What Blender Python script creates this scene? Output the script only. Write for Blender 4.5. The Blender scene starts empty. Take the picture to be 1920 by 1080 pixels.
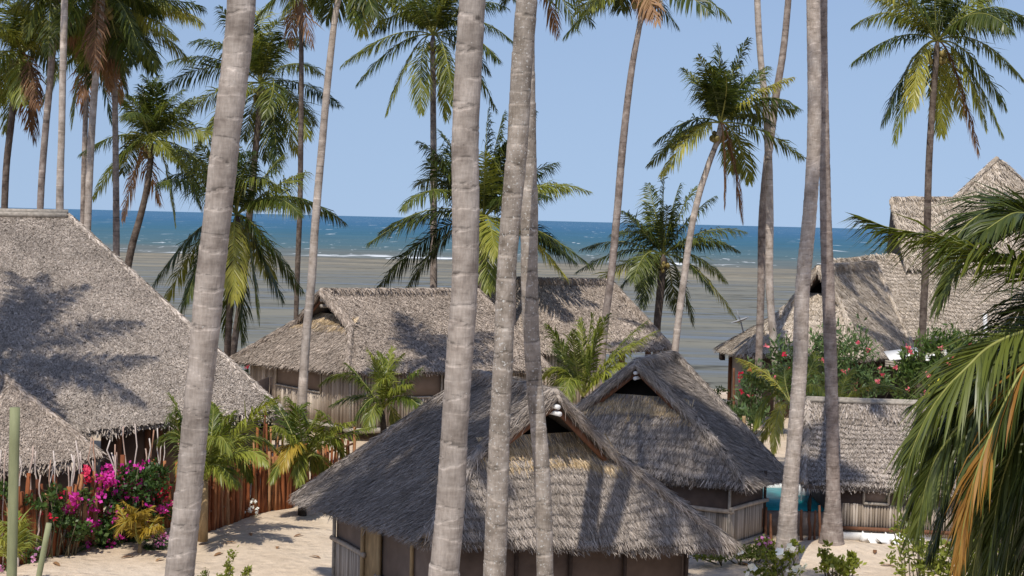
import bpy, math, random
import numpy as np
from mathutils import Vector, Euler

sc = bpy.context.scene
rng = np.random.default_rng(7)
random.seed(7)
R = math.radians
A_ = np.array

# ------------------------------------------------------------------ camera
CAM_H = 8.0
F = 2800.0
PITCH = math.atan(128 / F)
ROLL = R(1.42)
cam_d = bpy.data.cameras.new('camera')
cam = bpy.data.objects.new('camera', cam_d)
sc.collection.objects.link(cam)
cam.location = (0, 0, CAM_H)
CM = (Euler((math.pi / 2 - PITCH, 0, 0)).to_matrix() @ Euler((0, 0, ROLL)).to_matrix())
cam.rotation_euler = CM.to_euler()
cam_d.sensor_width = 36
cam_d.lens = 36 * F / 1920
cam_d.clip_start = 0.1
cam_d.clip_end = 60000
sc.camera = cam
CMn = A_(CM)

# ------------------------------------------------------------------ light
SUN_EL = 57.0
SUN_AZ = 18.0            # shadows run away from the camera and a little to the right
w = bpy.data.worlds.new('World'); sc.world = w; w.use_nodes = True
nt = w.node_tree
bg = nt.nodes['Background']; bg.inputs['Strength'].default_value = 0.115
sky = nt.nodes.new('ShaderNodeTexSky'); sky.sky_type = 'NISHITA'; sky.sun_disc = False
sky.sun_elevation = R(SUN_EL); sky.sun_rotation = R(180 + SUN_AZ)
sky.air_density = 1.35; sky.dust_density = 0.6; sky.ozone_density = 5.5
tcw = nt.nodes.new('ShaderNodeTexCoord')
sepw = nt.nodes.new('ShaderNodeSeparateXYZ'); nt.links.new(tcw.outputs['Generated'], sepw.inputs[0])
mzw = nt.nodes.new('ShaderNodeMath'); mzw.operation = 'MULTIPLY_ADD'; mzw.inputs[1].default_value = .25; mzw.inputs[2].default_value = .19
mqw = nt.nodes.new('ShaderNodeMath'); mqw.operation = 'MULTIPLY_ADD'; mqw.inputs[1].default_value = .7
nt.links.new(sepw.outputs[2], mzw.inputs[0])
sqw = nt.nodes.new('ShaderNodeMath'); sqw.operation = 'MULTIPLY'; nt.links.new(sepw.outputs[2], sqw.inputs[0]); nt.links.new(sepw.outputs[2], sqw.inputs[1])
nt.links.new(sqw.outputs[0], mqw.inputs[0]); nt.links.new(mzw.outputs[0], mqw.inputs[2])
cmw = nt.nodes.new('ShaderNodeCombineXYZ'); nt.links.new(sepw.outputs[0], cmw.inputs[0]); nt.links.new(sepw.outputs[1], cmw.inputs[1]); nt.links.new(mqw.outputs[0], cmw.inputs[2])
nvw = nt.nodes.new('ShaderNodeVectorMath'); nvw.operation = 'NORMALIZE'; nt.links.new(cmw.outputs[0], nvw.inputs[0])
nt.links.new(nvw.outputs[0], sky.inputs[0])
tnw = nt.nodes.new('ShaderNodeVectorMath'); tnw.operation = 'MULTIPLY'; tnw.inputs[1].default_value = (1.30, 1.12, 1.12)
nt.links.new(sky.outputs[0], tnw.inputs[0]); nt.links.new(tnw.outputs[0], bg.inputs[0])
sl = bpy.data.lights.new('sun', 'SUN'); sun = bpy.data.objects.new('sun', sl); sc.collection.objects.link(sun)
sl.energy = 4.3; sl.angle = R(0.55); sl.color = (1, 0.95, 0.87)
sd = Vector((math.sin(R(SUN_AZ)) * math.cos(R(SUN_EL)), math.cos(R(SUN_AZ)) * math.cos(R(SUN_EL)), -math.sin(R(SUN_EL))))
sun.rotation_euler = sd.to_track_quat('-Z', 'Y').to_euler()
sun.location = (0, -20, 40)
sc.view_settings.view_transform = 'Standard'
sc.view_settings.look = 'None'
sc.view_settings.exposure = 0.0
sc.view_settings.gamma = 1

# ------------------------------------------------------------------ helpers
def at(px, py, Y):
    """point of the place seen in that direction, Y metres in front of the camera"""
    d = CMn @ A_([(px - 960) / F, -(py - 540) / F, -1.0])
    return A_([0, 0, CAM_H]) + d * (Y / d[1])

def ground(px, py, z=0.0):
    d = CMn @ A_([(px - 960) / F, -(py - 540) / F, -1.0])
    return A_([0, 0, CAM_H]) + d * ((z - CAM_H) / d[2])

def on_plane(px, py, P, n):
    d = CMn @ A_([(px - 960) / F, -(py - 540) / F, -1.0]); o = A_([0, 0, CAM_H])
    return o + d * (((np.asarray(P) - o) @ n) / (d @ n))

def nrm(v):
    v = np.asarray(v, float)
    n = np.linalg.norm(v, axis=-1, keepdims=True)
    return v / np.maximum(n, 1e-9)

UP = A_([0, 0, 1.0])
ORG = {}

class MB:
    def __init__(s):
        s.v = []; s.f4 = []; s.m4 = []; s.f3 = []; s.m3 = []; s.n = 0; s.at = []; s.smooth = False
    def add(s, v, q=None, t=None, mat=0, attr=None):
        v = np.asarray(v, float).reshape(-1, 3)
        if q is not None and len(q):
            q = np.asarray(q, int).reshape(-1, 4) + s.n
            s.f4.append(q); s.m4.append(np.full(len(q), mat))
        if t is not None and len(t):
            t = np.asarray(t, int).reshape(-1, 3) + s.n
            s.f3.append(t); s.m3.append(np.full(len(t), mat))
        s.v.append(v); s.n += len(v)
        s.at.append(np.zeros((len(v), 3)) if attr is None else np.asarray(attr, float))
    def poly(s, pts, mat=0):
        pts = [np.asarray(p, float) for p in pts]
        n = len(pts)
        if n == 4: s.add(pts, q=[[0, 1, 2, 3]], mat=mat)
        else: s.add(pts, t=[[0, i, i + 1] for i in range(1, n - 1)], mat=mat)
    def box(s, c, x, y, z, mat=0):
        """box with centre c and half axes x, y, z"""
        c, x, y, z = [np.asarray(a, float) for a in (c, x, y, z)]
        v = [c + i * x + j * y + k * z for i in (-1, 1) for j in (-1, 1) for k in (-1, 1)]
        s.add(v, q=[[0, 1, 3, 2], [4, 6, 7, 5], [0, 4, 5, 1], [2, 3, 7, 6], [0, 2, 6, 4], [1, 5, 7, 3]], mat=mat)
    def tube(s, pts, rad, n=8, mat=0, cap=True, attr=None):
        P = np.asarray(pts, float); m = len(P)
        rad = np.broadcast_to(np.asarray(rad, float), (m,)) if np.ndim(rad) < 2 else np.asarray(rad)
        T = nrm(np.gradient(P, axis=0))
        ref = A_([0, 1.0, 0]) if abs(T[0][1]) < .8 else A_([1.0, 0, 0])
        X = nrm(np.cross(T, ref)); Y = np.cross(T, X)
        a = np.arange(n) * 2 * math.pi / n
        rr = rad[:, None] if rad.ndim == 1 else rad
        V = P[:, None, :] + rr[..., None] * (np.cos(a)[None, :, None] * X[:, None, :] + np.sin(a)[None, :, None] * Y[:, None, :])
        i = np.arange(m - 1)[:, None] * n; j = np.arange(n)[None, :]; k = (j + 1) % n
        q = np.stack([i + j, i + k, i + n + k, i + n + j], -1).reshape(-1, 4)
        V = V.reshape(-1, 3)
        t = []
        if cap:
            V = np.vstack([V, P[:1], P[-1:]]); c0 = m * n
            t = [[(b + 1) % n, b, c0] for b in range(n)] + [[(m - 1) * n + b, (m - 1) * n + (b + 1) % n, c0 + 1] for b in range(n)]
        at_ = None
        if attr is not None:
            at_ = np.repeat(attr, n, axis=0)
            if cap: at_ = np.vstack([at_, attr[:1], attr[-1:]])
        s.add(V, q=q, t=t, mat=mat, attr=at_)
    def ball(s, c, r, mat=0, n=8, sq=(1, 1, 1)):
        th = np.linspace(0, math.pi, n // 2 + 2)
        pts = [np.asarray(c) + A_([0, 0, -r * sq[2] * math.cos(t)]) for t in th]
        s.tube(pts, np.maximum(r * np.sin(th), 1e-4) * sq[0], n=n, mat=mat, cap=False)
    def build(s, name, mats, parent=None, smooth=False, origin=None):
        if not isinstance(mats, (list, tuple)): mats = [mats]
        V = np.vstack(s.v)
        if parent is not None: o0 = ORG[parent.name]
        elif origin is not None: o0 = np.asarray(origin, float)
        else: o0 = A_([(V[:, 0].min() + V[:, 0].max()) / 2, (V[:, 1].min() + V[:, 1].max()) / 2, V[:, 2].min()])
        V = V - o0
        f4 = np.vstack(s.f4) if s.f4 else np.zeros((0, 4), int)
        f3 = np.vstack(s.f3) if s.f3 else np.zeros((0, 3), int)
        me = bpy.data.meshes.new(name)
        me.vertices.add(len(V)); me.vertices.foreach_set('co', V.astype(np.float32).ravel())
        L = np.concatenate([f4.ravel(), f3.ravel()])
        me.loops.add(len(L)); me.loops.foreach_set('vertex_index', L.astype(np.int32))
        np_ = len(f4) + len(f3)
        me.polygons.add(np_)
        st = np.concatenate([np.arange(len(f4)) * 4, len(f4) * 4 + np.arange(len(f3)) * 3])
        me.polygons.foreach_set('loop_start', st.astype(np.int32))
        mi = np.concatenate(([np.concatenate(s.m4)] if s.m4 else []) + ([np.concatenate(s.m3)] if s.m3 else []))
        for m in mats: me.materials.append(m)
        me.polygons.foreach_set('material_index', mi.astype(np.int32))
        if smooth: me.polygons.foreach_set('use_smooth', np.ones(np_, bool))
        me.update(calc_edges=True)
        AT = np.vstack(s.at)
        if AT.any():
            a = me.attributes.new('along', 'FLOAT_VECTOR', 'POINT')
            a.data.foreach_set('vector', AT.astype(np.float32).ravel())
        o = bpy.data.objects.new(name, me); sc.collection.objects.link(o)
        if parent is not None: o.parent = parent; ORG[o.name] = o0
        else: o.location = o0; ORG[o.name] = o0
        return o

def thing(name, label, cat, loc, group=None):
    o = bpy.data.objects.new(name, None); sc.collection.objects.link(o)
    o.location = loc; o.empty_display_size = .3
    ORG[o.name] = np.asarray(loc, float)
    o['label'] = label; o['category'] = cat
    if group: o['group'] = group
    return o

def tag(o, label, cat, group=None):
    o['label'] = label; o['category'] = cat
    if group: o['group'] = group
    return o

# ------------------------------------------------------------------ materials
class Mat:
    def __init__(s, name):
        s.m = bpy.data.materials.new(name); s.m.use_nodes = True
        s.nt = s.m.node_tree; s.b = s.nt.nodes['Principled BSDF']; s.out = s.nt.nodes['Material Output']
    def n(s, t, **kw):
        x = s.nt.nodes.new(t)
        for k, v in kw.items(): setattr(x, k, v)
        return x
    def l(s, a, b): s.nt.links.new(a, b)
    def ramp(s, fac, stops, interp='LINEAR'):
        r = s.n('ShaderNodeValToRGB'); e = r.color_ramp.elements; r.color_ramp.interpolation = interp
        while len(e) < len(stops): e.new(.5)
        for x, (p, c) in zip(e, stops):
            x.position = p; x.color = (c[0], c[1], c[2], 1) if not np.isscalar(c) else (c, c, c, 1)
        s.l(fac, r.inputs[0]); return r.outputs[0]
    def noise(s, scale, detail=4, vec=None, rough=.55, sc3=None, dist=0):
        x = s.n('ShaderNodeTexNoise'); x.inputs['Scale'].default_value = scale; x.inputs['Detail'].default_value = detail
        x.inputs['Roughness'].default_value = rough; x.inputs['Distortion'].default_value = dist
        if sc3 is not None:
            mp = s.n('ShaderNodeMapping'); mp.inputs['Scale'].default_value = sc3
            s.l(vec if vec is not None else s.obj(), mp.inputs[0]); s.l(mp.outputs[0], x.inputs['Vector'])
        else: s.l(vec if vec is not None else s.obj(), x.inputs['Vector'])
        return x.outputs[0]
    def obj(s):
        if not hasattr(s, '_o'): s._o = s.n('ShaderNodeTexCoord').outputs['Object']
        return s._o
    def pos(s):
        if not hasattr(s, '_g'): s._g = s.n('ShaderNodeNewGeometry')
        return s._g.outputs['Position']
    def isl(s):
        if not hasattr(s, '_g'): s._g = s.n('ShaderNodeNewGeometry')
        return s._g.outputs['Random Per Island']
    def rnd(s): return s.n('ShaderNodeObjectInfo').outputs['Random']
    def mix(s, fac, a, b, mode='MIX'):
        x = s.n('ShaderNodeMix', data_type='RGBA', blend_type=mode)
        for i, v in ((0, fac), (6, a), (7, b)):
            if hasattr(v, 'is_output'): s.l(v, x.inputs[i])
            elif i == 0: x.inputs[0].default_value = v
            else: x.inputs[i].default_value = (v[0], v[1], v[2], 1) if not np.isscalar(v) else (v, v, v, 1)
        return x.outputs[2]
    def math(s, op, a, b=None):
        x = s.n('ShaderNodeMath', operation=op)
        for i, v in ((0, a), (1, b)):
            if v is None: continue
            if hasattr(v, 'is_output'): s.l(v, x.inputs[i])
            else: x.inputs[i].default_value = v
        return x.outputs[0]
    def bump(s, h, strength=.5, dist=.02):
        x = s.n('ShaderNodeBump'); x.inputs['Strength'].default_value = strength; x.inputs['Distance'].default_value = dist
        s.l(h, x.inputs['Height']); s.l(x.outputs[0], s.b.inputs['Normal'])
    def base(s, c, rough=.8, spec=.3):
        if hasattr(c, 'is_output'): s.l(c, s.b.inputs['Base Color'])
        else: s.b.inputs['Base Color'].default_value = (*c, 1)
        s.b.inputs['Roughness'].default_value = rough
        s.b.inputs['Specular IOR Level'].default_value = spec
        return s

M = {}
def thatch_mat(name, lo, mid, hi):
    m = Mat(name)
    c = m.ramp(m.isl(), [(0, lo), (.35, mid), (.8, hi), (1, tuple(min(1, x * 1.3) for x in hi))])
    big = m.noise(1.1, 3); c = m.mix(.75, c, m.ramp(big, [(.3, .68), (.7, 1.14)]), 'MULTIPLY')
    fine = m.noise(45, 2); c = m.mix(.6, c, m.ramp(fine, [(.3, .6), (.7, 1.2)]), 'MULTIPLY')
    m.base(c, .9, .12); m.bump(fine, .6, .02)
    M[name] = m.m
thatch_mat('thatch_grey', (.22, .178, .142), (.40, .335, .275), (.53, .455, .385))
thatch_mat('thatch_aged', (.15, .122, .098), (.30, .252, .208), (.45, .385, .325))
thatch_mat('thatch_brown', (.20, .155, .12), (.37, .30, .24), (.50, .415, .34))
thatch_mat('thatch_straw', (.28, .19, .09), (.50, .36, .20), (.70, .54, .34))
thatch_mat('thatch_tan', (.24, .19, .135), (.46, .38, .29), (.62, .53, .43))
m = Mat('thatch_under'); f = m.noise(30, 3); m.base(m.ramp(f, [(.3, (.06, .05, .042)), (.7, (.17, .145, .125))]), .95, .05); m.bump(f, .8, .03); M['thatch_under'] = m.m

def plain(name, c, rough=.75, spec=.25, var=.25, scale=6, bump=.15, stretch=None):
    m = Mat(name)
    n = m.noise(scale, 5, sc3=stretch)
    col = m.mix(1.0, c, m.ramp(n, [(.3, 1 - var), (.7, 1 + var)]), 'MULTIPLY')
    m.base(col, rough, spec); m.bump(n, bump, .02); M[name] = m.m
    return m
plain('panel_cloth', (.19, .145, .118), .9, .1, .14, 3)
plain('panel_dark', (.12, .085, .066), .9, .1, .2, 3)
plain('panel_brown', (.19, .145, .118), .9, .1, .12, 3)
plain('gable_shade', (.02, .016, .013), .95, .05, .2, 3)  # near-black colour that stands for the shade inside open gables
plain('pole_brown', (.16, .075, .042), .8, .15, .3, 12, .3, (1, 1, .3))
plain('pole_yellow', (.34, .235, .12), .7, .25, .3, 10, .2, (1, 1, .3))
plain('pole_white', (.72, .70, .66), .7, .25, .1, 10)
plain('pole_green', (.24, .25, .135), .65, .2, .22, 9, .3, (1, 1, .2))
plain('wood_grey', (.33, .29, .24), .85, .15, .3, 10, .3)
plain('wood_dark', (.05, .035, .028), .85, .15, .3, 10, .3)
plain('white_cloth', (.8, .79, .76), .8, .2, .06, 8)
plain('white_paint', (.8, .8, .78), .6, .3, .05, 4)
plain('blue_cloth', (.02, .035, .33), .7, .2, .15, 6)
plain('dish_grey', (.3, .3, .3), .5, .4, .1, 4)
plain('pool_wall', (.23, .18, .145), .85, .15, .25, 8)
plain('pool_tile', (.02, .36, .40), .5, .3, .15, 6)

m = Mat('bamboo')      # split cane strips
c = m.ramp(m.isl(), [(0, (.24, .19, .14)), (.5, (.40, .33, .26)), (1, (.55, .47, .38))])
n = m.noise(9, 4, sc3=(1, 1, .12)); c = m.mix(.8, c, m.ramp(n, [(.3, .65), (.7, 1.15)]), 'MULTIPLY')
m.base(c, .8, .2); m.bump(n, .3, .01); M['bamboo'] = m.m

m = Mat('stake_red')
c = m.ramp(m.rnd(), [(0, (.13, .042, .018)), (.4, (.30, .095, .035)), (.75, (.40, .145, .055)), (1, (.42, .24, .12))])
n = m.noise(16, 4, sc3=(1, 1, .15)); c = m.mix(.85, c, m.ramp(n, [(.3, .5), (.7, 1.2)]), 'MULTIPLY')
m.base(c, .8, .2); m.bump(n, .5, .01); M['stake_red'] = m.m
m = Mat('stick_pale')
c = m.ramp(m.rnd(), [(0, (.40, .22, .14)), (.4, (.52, .42, .36)), (1, (.66, .59, .53))])
n = m.noise(20, 3); c = m.mix(.6, c, m.ramp(n, [(.3, .7), (.7, 1.15)]), 'MULTIPLY')
m.base(c, .85, .15); M['stick_pale'] = m.m

def bark_mat(name, dark, mid, light, lichen):
    m = Mat(name)
    a = m.n('ShaderNodeAttribute', attribute_name='along')
    sp = m.n('ShaderNodeSeparateXYZ'); m.l(a.outputs['Vector'], sp.inputs[0])
    ph = sp.outputs[1]                       # ring phase 0..1
    n1 = m.noise(5, 5, sc3=(1, 1, .8)); n2 = m.noise(40, 4, sc3=(1, 1, .18)); n3 = m.noise(1.3, 3)
    nb = m.noise(9, 3, sc3=(.6, .6, 2.2))
    c = m.ramp(m.math('ADD', m.math('MULTIPLY', n1, .75), m.math('MULTIPLY', nb, .25)), [(.33, dark), (.5, mid), (.68, light)])
    c = m.mix(.45, c, m.ramp(n2, [(.3, .62), (.7, 1.2)]), 'MULTIPLY')
    c = m.mix(.8, c, m.ramp(n3, [(.35, .74), (.65, 1.12)]), 'MULTIPLY')
    phn = m.math('ADD', ph, m.math('MULTIPLY', m.math('SUBTRACT', n1, .5), .1))
    c = m.mix(1.0, c, m.ramp(phn, [(.0, .42), (.05, .56), (.11, .94), (.5, 1.0), (.88, 1.04), (.94, 1.4), (1, 1.36)]), 'MULTIPLY')
    sp2 = m.noise(26, 4, rough=.6)
    li = m.ramp(sp2, [(lichen, 0), (lichen + .045, 1)])
    c = m.mix(m.math('MULTIPLY', li, .75), c, (.55, .54, .50))
    m.base(c, .9, .12); m.bump(m.math('ADD', n2, m.math('MULTIPLY', nb, .8)), .55, .015); M[name] = m.m
bark_mat('bark', (.22, .182, .152), (.345, .295, .25), (.46, .40, .345), .70)
bark_mat('bark_spotted', (.17, .14, .11), (.30, .255, .21), (.43, .375, .32), .60)
bark_mat('bark_tan', (.27, .22, .175), (.43, .36, .30), (.54, .47, .40), .70)
bark_mat('bark_far', (.15, .115, .095), (.28, .225, .19), (.42, .36, .31), .72)
bark_mat('bark_dark', (.06, .043, .035), (.13, .10, .08), (.21, .17, .14), .75)

def leaf_mat(name, dark, mid, light, trans=.3, rough=.38):
    m = Mat(name)
    r = m.math('ADD', m.math('MULTIPLY', m.rnd(), .6), m.math('MULTIPLY', m.isl(), .4))
    c = m.ramp(r, [(.1, dark), (.48, mid), (.82, light)])
    m.base(c, rough, .35)
    t = m.n('ShaderNodeBsdfTranslucent'); m.l(m.mix(1, c, (1.5, 1.45, .7), 'MULTIPLY'), t.inputs[0])
    mx = m.n('ShaderNodeMixShader'); mx.inputs[0].default_value = trans
    m.l(m.b.outputs[0], mx.inputs[1]); m.l(t.outputs[0], mx.inputs[2]); m.l(mx.outputs[0], m.out.inputs[0])
    M[name] = m.m
leaf_mat('leaf', (.028, .044, .009), (.07, .092, .015), (.20, .21, .034))
leaf_mat('leaf_dark', (.022, .034, .009), (.048, .066, .014), (.12, .14, .026), .22)  # on the near right palm this darker tone carries the crown's self-shade
leaf_mat('leaf_yellow', (.14, .17, .03), (.25, .26, .045), (.36, .33, .06))
leaf_mat('leaf_gold', (.19, .13, .02), (.33, .225, .03), (.46, .34, .06))
leaf_mat('leaf_dead', (.11, .055, .025), (.22, .11, .05), (.34, .20, .10), .2, .7)
leaf_mat('leaf_orange', (.16, .075, .015), (.29, .135, .025), (.38, .22, .045), .25, .5)
leaf_mat('leaf_fresh', (.04, .066, .01), (.11, .14, .02), (.26, .28, .045))
leaf_mat('leaf_bush', (.028, .06, .015), (.06, .11, .024), (.14, .19, .045), .25, .45)
leaf_mat('leaf_oleander', (.035, .07, .025), (.075, .125, .045), (.15, .215, .075), .25, .45)
leaf_mat('flower_magenta', (.40, .01, .18), (.60, .02, .33), (.75, .08, .5), .3, .6)
leaf_mat('flower_red', (.5, .01, .03), (.62, .02, .08), (.75, .06, .15), .3, .6)
leaf_mat('flower_pink', (.55, .06, .10), (.68, .12, .17), (.8, .25, .28), .3, .6)
leaf_mat('flower_white', (.7, .7, .66), (.78, .78, .74), (.85, .85, .82), .2, .6)
leaf_mat('flower_mauve', (.45, .12, .36), (.55, .2, .45), (.7, .35, .6), .3, .6)
leaf_mat('leaf_croton', (.40, .36, .02), (.55, .48, .03), (.65, .6, .06), .3, .5)
plain('rachis', (.24, .24, .06), .5, .3, .2, 8)
plain('rachis_dead', (.22, .12, .06), .8, .2, .2, 8)
plain('coconut', (.20, .15, .04), .5, .4, .4, 3)
plain('stem', (.12, .10, .06), .8, .2, .2, 8)

# ground
m = Mat('sand')
p = m.pos()
n1 = m.noise(.35, 5, p); n2 = m.noise(3.2, 6, p, .65); n3 = m.noise(28, 3, p)
c = m.ramp(n1, [(.3, (.52, .405, .285)), (.55, (.62, .50, .37)), (.75, (.68, .57, .44))])
c = m.mix(.55, c, m.ramp(n2, [(.35, .76), (.62, 1.08)]), 'MULTIPLY')
c = m.mix(.5, c, m.ramp(n3, [(.3, .85), (.7, 1.1)]), 'MULTIPLY')
lit = m.noise(13, 5, p, .7); c = m.mix(m.ramp(lit, [(.64, 0), (.68, .7)]), c, (.22, .155, .10))
vo = m.n('ShaderNodeTexVoronoi'); vo.inputs['Scale'].default_value = 2.3; m.l(p, vo.inputs['Vector'])
dent = m.ramp(vo.outputs[0], [(.1, 0), (.42, 1)])
m.base(c, .95, .1); m.bump(m.math('ADD', m.math('ADD', n2, m.math('MULTIPLY', n3, .2)), m.math('MULTIPLY', dent, .5)), .9, .08); M['sand'] = m.m
# tidal flat
m = Mat('flat')
p = m.pos()
sp = m.n('ShaderNodeSeparateXYZ'); m.l(p, sp.inputs[0])
s1 = m.noise(1, 6, p, .62, (.018, .09, 1), .6); s2 = m.noise(1, 5, p, .6, (.05, .28, 1), .4); s3 = m.noise(1, 4, p, .6, (.35, 1.1, 1))
far = m.math('DIVIDE', m.math('SUBTRACT', sp.outputs[1], 90), 260)
c = m.ramp(s1, [(.34, (.135, .122, .088)), (.5, (.21, .187, .135)), (.64, (.285, .245, .17))])
c = m.mix(m.ramp(far, [(.55, 0), (.8, 1)]), m.mix(.55, c, (.135, .145, .125)), c)
c = m.mix(m.ramp(m.math('ADD', m.math('MULTIPLY', s2, .6), m.math('MULTIPLY', s3, .4)), [(.54, 0), (.60, .85)]), c, (.045, .043, .030))
wet = m.ramp(m.math('ADD', m.math('MULTIPLY', s1, .45), m.math('MULTIPLY', s2, .55)), [(.42, 1), (.50, 0)])
wetf = m.math('MULTIPLY', wet, m.ramp(far, [(.5, 1), (.85, .3)]))
c = m.mix(wetf, c, (.135, .14, .13))
m.base(c, .8, .25)
m.l(m.math('SUBTRACT', .8, m.math('MULTIPLY', wetf, .42)), m.b.inputs['Roughness'])
m.bump(m.math('ADD', s2, s3), .5, .12); M['flat'] = m.m
# sea
m = Mat('sea')
p = m.pos()
sp = m.n('ShaderNodeSeparateXYZ'); m.l(p, sp.inputs[0])
dist = sp.outputs[1]
lg = m.math('LOGARITHM', m.math('DIVIDE', dist, 330), 10)
lgw = m.math('ADD', lg, m.math('MULTIPLY', m.math('SUBTRACT', m.noise(1, 5, p, .6, (.002, .008, 1)), .5), .35))
c = m.ramp(lgw, [(-.1, (.15, .145, .118)), (.03, (.135, .145, .13)), (.16, (.078, .135, .148)), (.4, (.042, .122, .175)), (.75, (.042, .125, .215)), (1, (.055, .14, .235))])
sw = m.noise(1, 5, p, .6, (.03, .16, 1)); c = m.mix(.6, c, m.ramp(sw, [(.35, .66), (.65, 1.3)]), 'MULTIPLY')
# breaking white water: streaks near the edge of the flat, small caps farther out
cap = m.noise(1, 3, p, .7, (.22, .06, 1), .3); capf = m.noise(1, 3, p, .7, (.09, .008, 1), .2); cap2 = m.noise(1, 3, p, .5, (.002, .006, 1))
farm = m.ramp(lg, [(.18, 0), (.3, 1)])
caps = m.math('MAXIMUM', m.math('MULTIPLY', m.ramp(cap, [(.64, 0), (.67, 1)]), m.math('SUBTRACT', 1.0, farm)), m.math('MULTIPLY', m.ramp(capf, [(.64, 0), (.68, .75)]), farm))
caps = m.math('MULTIPLY', caps, m.ramp(cap2, [(.35, .4), (.6, 1)]))
ln = m.noise(1, 4, p, .65, (.012, .02, 1))
edge = m.math('ADD', dist, m.math('MULTIPLY', m.math('SUBTRACT', ln, .5), 60))
surf = m.ramp(m.math('DIVIDE', m.math('ABSOLUTE', m.math('SUBTRACT', edge, 372)), 14), [(.3, 1), (1, 0)])
surf = m.math('MULTIPLY', surf, m.ramp(m.noise(1, 4, p, .7, (.022, .01, 1)), [(.53, 0), (.59, 1)]))
fo = m.math('MAXIMUM', caps, surf)
c = m.mix(fo, c, (.78, .80, .80))
m.base(c, .75, .12); m.bump(sw, .6, 1.0); M['sea'] = m.m
# pool water
m = Mat('pool_water'); n = m.noise(5, 3); m.base(m.ramp(n, [(.3, (.02, .38, .40)), (.7, (.05, .50, .53))]), .35, .2); m.bump(n, .15, .03); M['pool_water'] = m.m

# ------------------------------------------------------------------ ground, flat, sea
def hgt(x, y):
    h = np.interp(y, [-50, 64, 96, 2000], [0, 0, -2.4, -2.4])
    mx, my = 8.0, 36.6
    h = h + .30 * np.exp(-(((x - mx) / 1.3) ** 2 + ((y - my) / 1.1) ** 2))
    nx = .035 * np.sin(x * 1.1 + .4 * y) + .03 * np.sin(y * .9 - x * .5) + .02 * np.sin(2.3 * x + 1.7 * y)
    return h + nx * np.clip((62 - y) / 5, 0, 1) * np.clip((y - 10) / 4, 0, 1)
def struct(o): o['kind'] = 'structure'; return o
xs = np.concatenate([np.linspace(-400, -32, 10), np.linspace(-30, 30, 150), np.linspace(32, 400, 10)])
ys = np.concatenate([np.linspace(-40, 19, 6), np.linspace(20, 64, 130), np.linspace(66, 110, 14)])
XX, YY = np.meshgrid(xs, ys)
V = np.stack([XX, YY, hgt(XX, YY)], -1).reshape(-1, 3)
nx = len(xs); i, j = np.meshgrid(np.arange(len(ys) - 1), np.arange(nx - 1), indexing='ij')
q = np.stack([i * nx + j, i * nx + j + 1, (i + 1) * nx + j + 1, (i + 1) * nx + j], -1).reshape(-1, 4)
b = MB(); b.add(V, q=q); struct(b.build('sandy_ground', M['sand'], smooth=True, origin=(0, 0, 0)))
b = MB(); b.poly([(-1500, 88, -2.0), (1500, 88, -2.0), (1500, 420, -2.0), (-1500, 420, -2.0)]); struct(b.build('tidal_flat', M['flat'], origin=(0, 0, 0)))
b = MB(); b.poly([(-40000, 352, -1.985), (40000, 352, -1.985), (40000, 45000, -1.985), (-40000, 45000, -1.985)]); struct(b.build('sea', M['sea'], origin=(0, 0, 0)))

# ------------------------------------------------------------------ thatch
def sample_poly(poly, n):
    P = [np.asarray(p, float) for p in poly]
    tris = [(P[0], P[i], P[i + 1]) for i in range(1, len(P) - 1)]
    ar = A_([np.linalg.norm(np.cross(b - a, c - a)) / 2 for a, b, c in tris])
    k = rng.choice(len(tris), n, p=ar / ar.sum())
    T = A_(tris)[k]
    u = rng.random((n, 2)); fl = u.sum(1) > 1; u[fl] = 1 - u[fl]
    return T[:, 0] + u[:, :1] * (T[:, 1] - T[:, 0]) + u[:, 1:] * (T[:, 2] - T[:, 0]), ar.sum()
def poly_area(poly):
    P = [np.asarray(p, float) for p in poly]
    return sum(np.linalg.norm(np.cross(P[i] - P[0], P[i + 1] - P[0])) / 2 for i in range(1, len(P) - 1))
def poly_normal(poly):
    P = [np.asarray(p, float) for p in poly]
    n = sum(np.cross(P[i] - P[0], P[i + 1] - P[0]) for i in range(1, len(P) - 1)); n = nrm(n)
    return n if n[2] > 0 else -n
def blades(mb, p, d, nn, L, W, lift, base_h=.01, mat=0, taper=.3, curl=None):
    """one thin straw per point p along d, raised along nn towards its tip"""
    n = len(p)
    s = nrm(np.cross(d, nn)) * (W * .5)[:, None]
    tw = nn * (W * .25 * rng.uniform(-1, 1, n))[:, None]
    b0 = p + nn * base_h; t0 = p + d * L[:, None] + nn * (base_h + lift)[:, None]
    v = np.stack([b0 - s - tw, b0 + s + tw, t0 + s * taper, t0 - s * taper], 1).reshape(-1, 3)
    q = np.arange(n * 4).reshape(-1, 4)
    mb.add(v, q=q, mat=mat)
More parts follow.
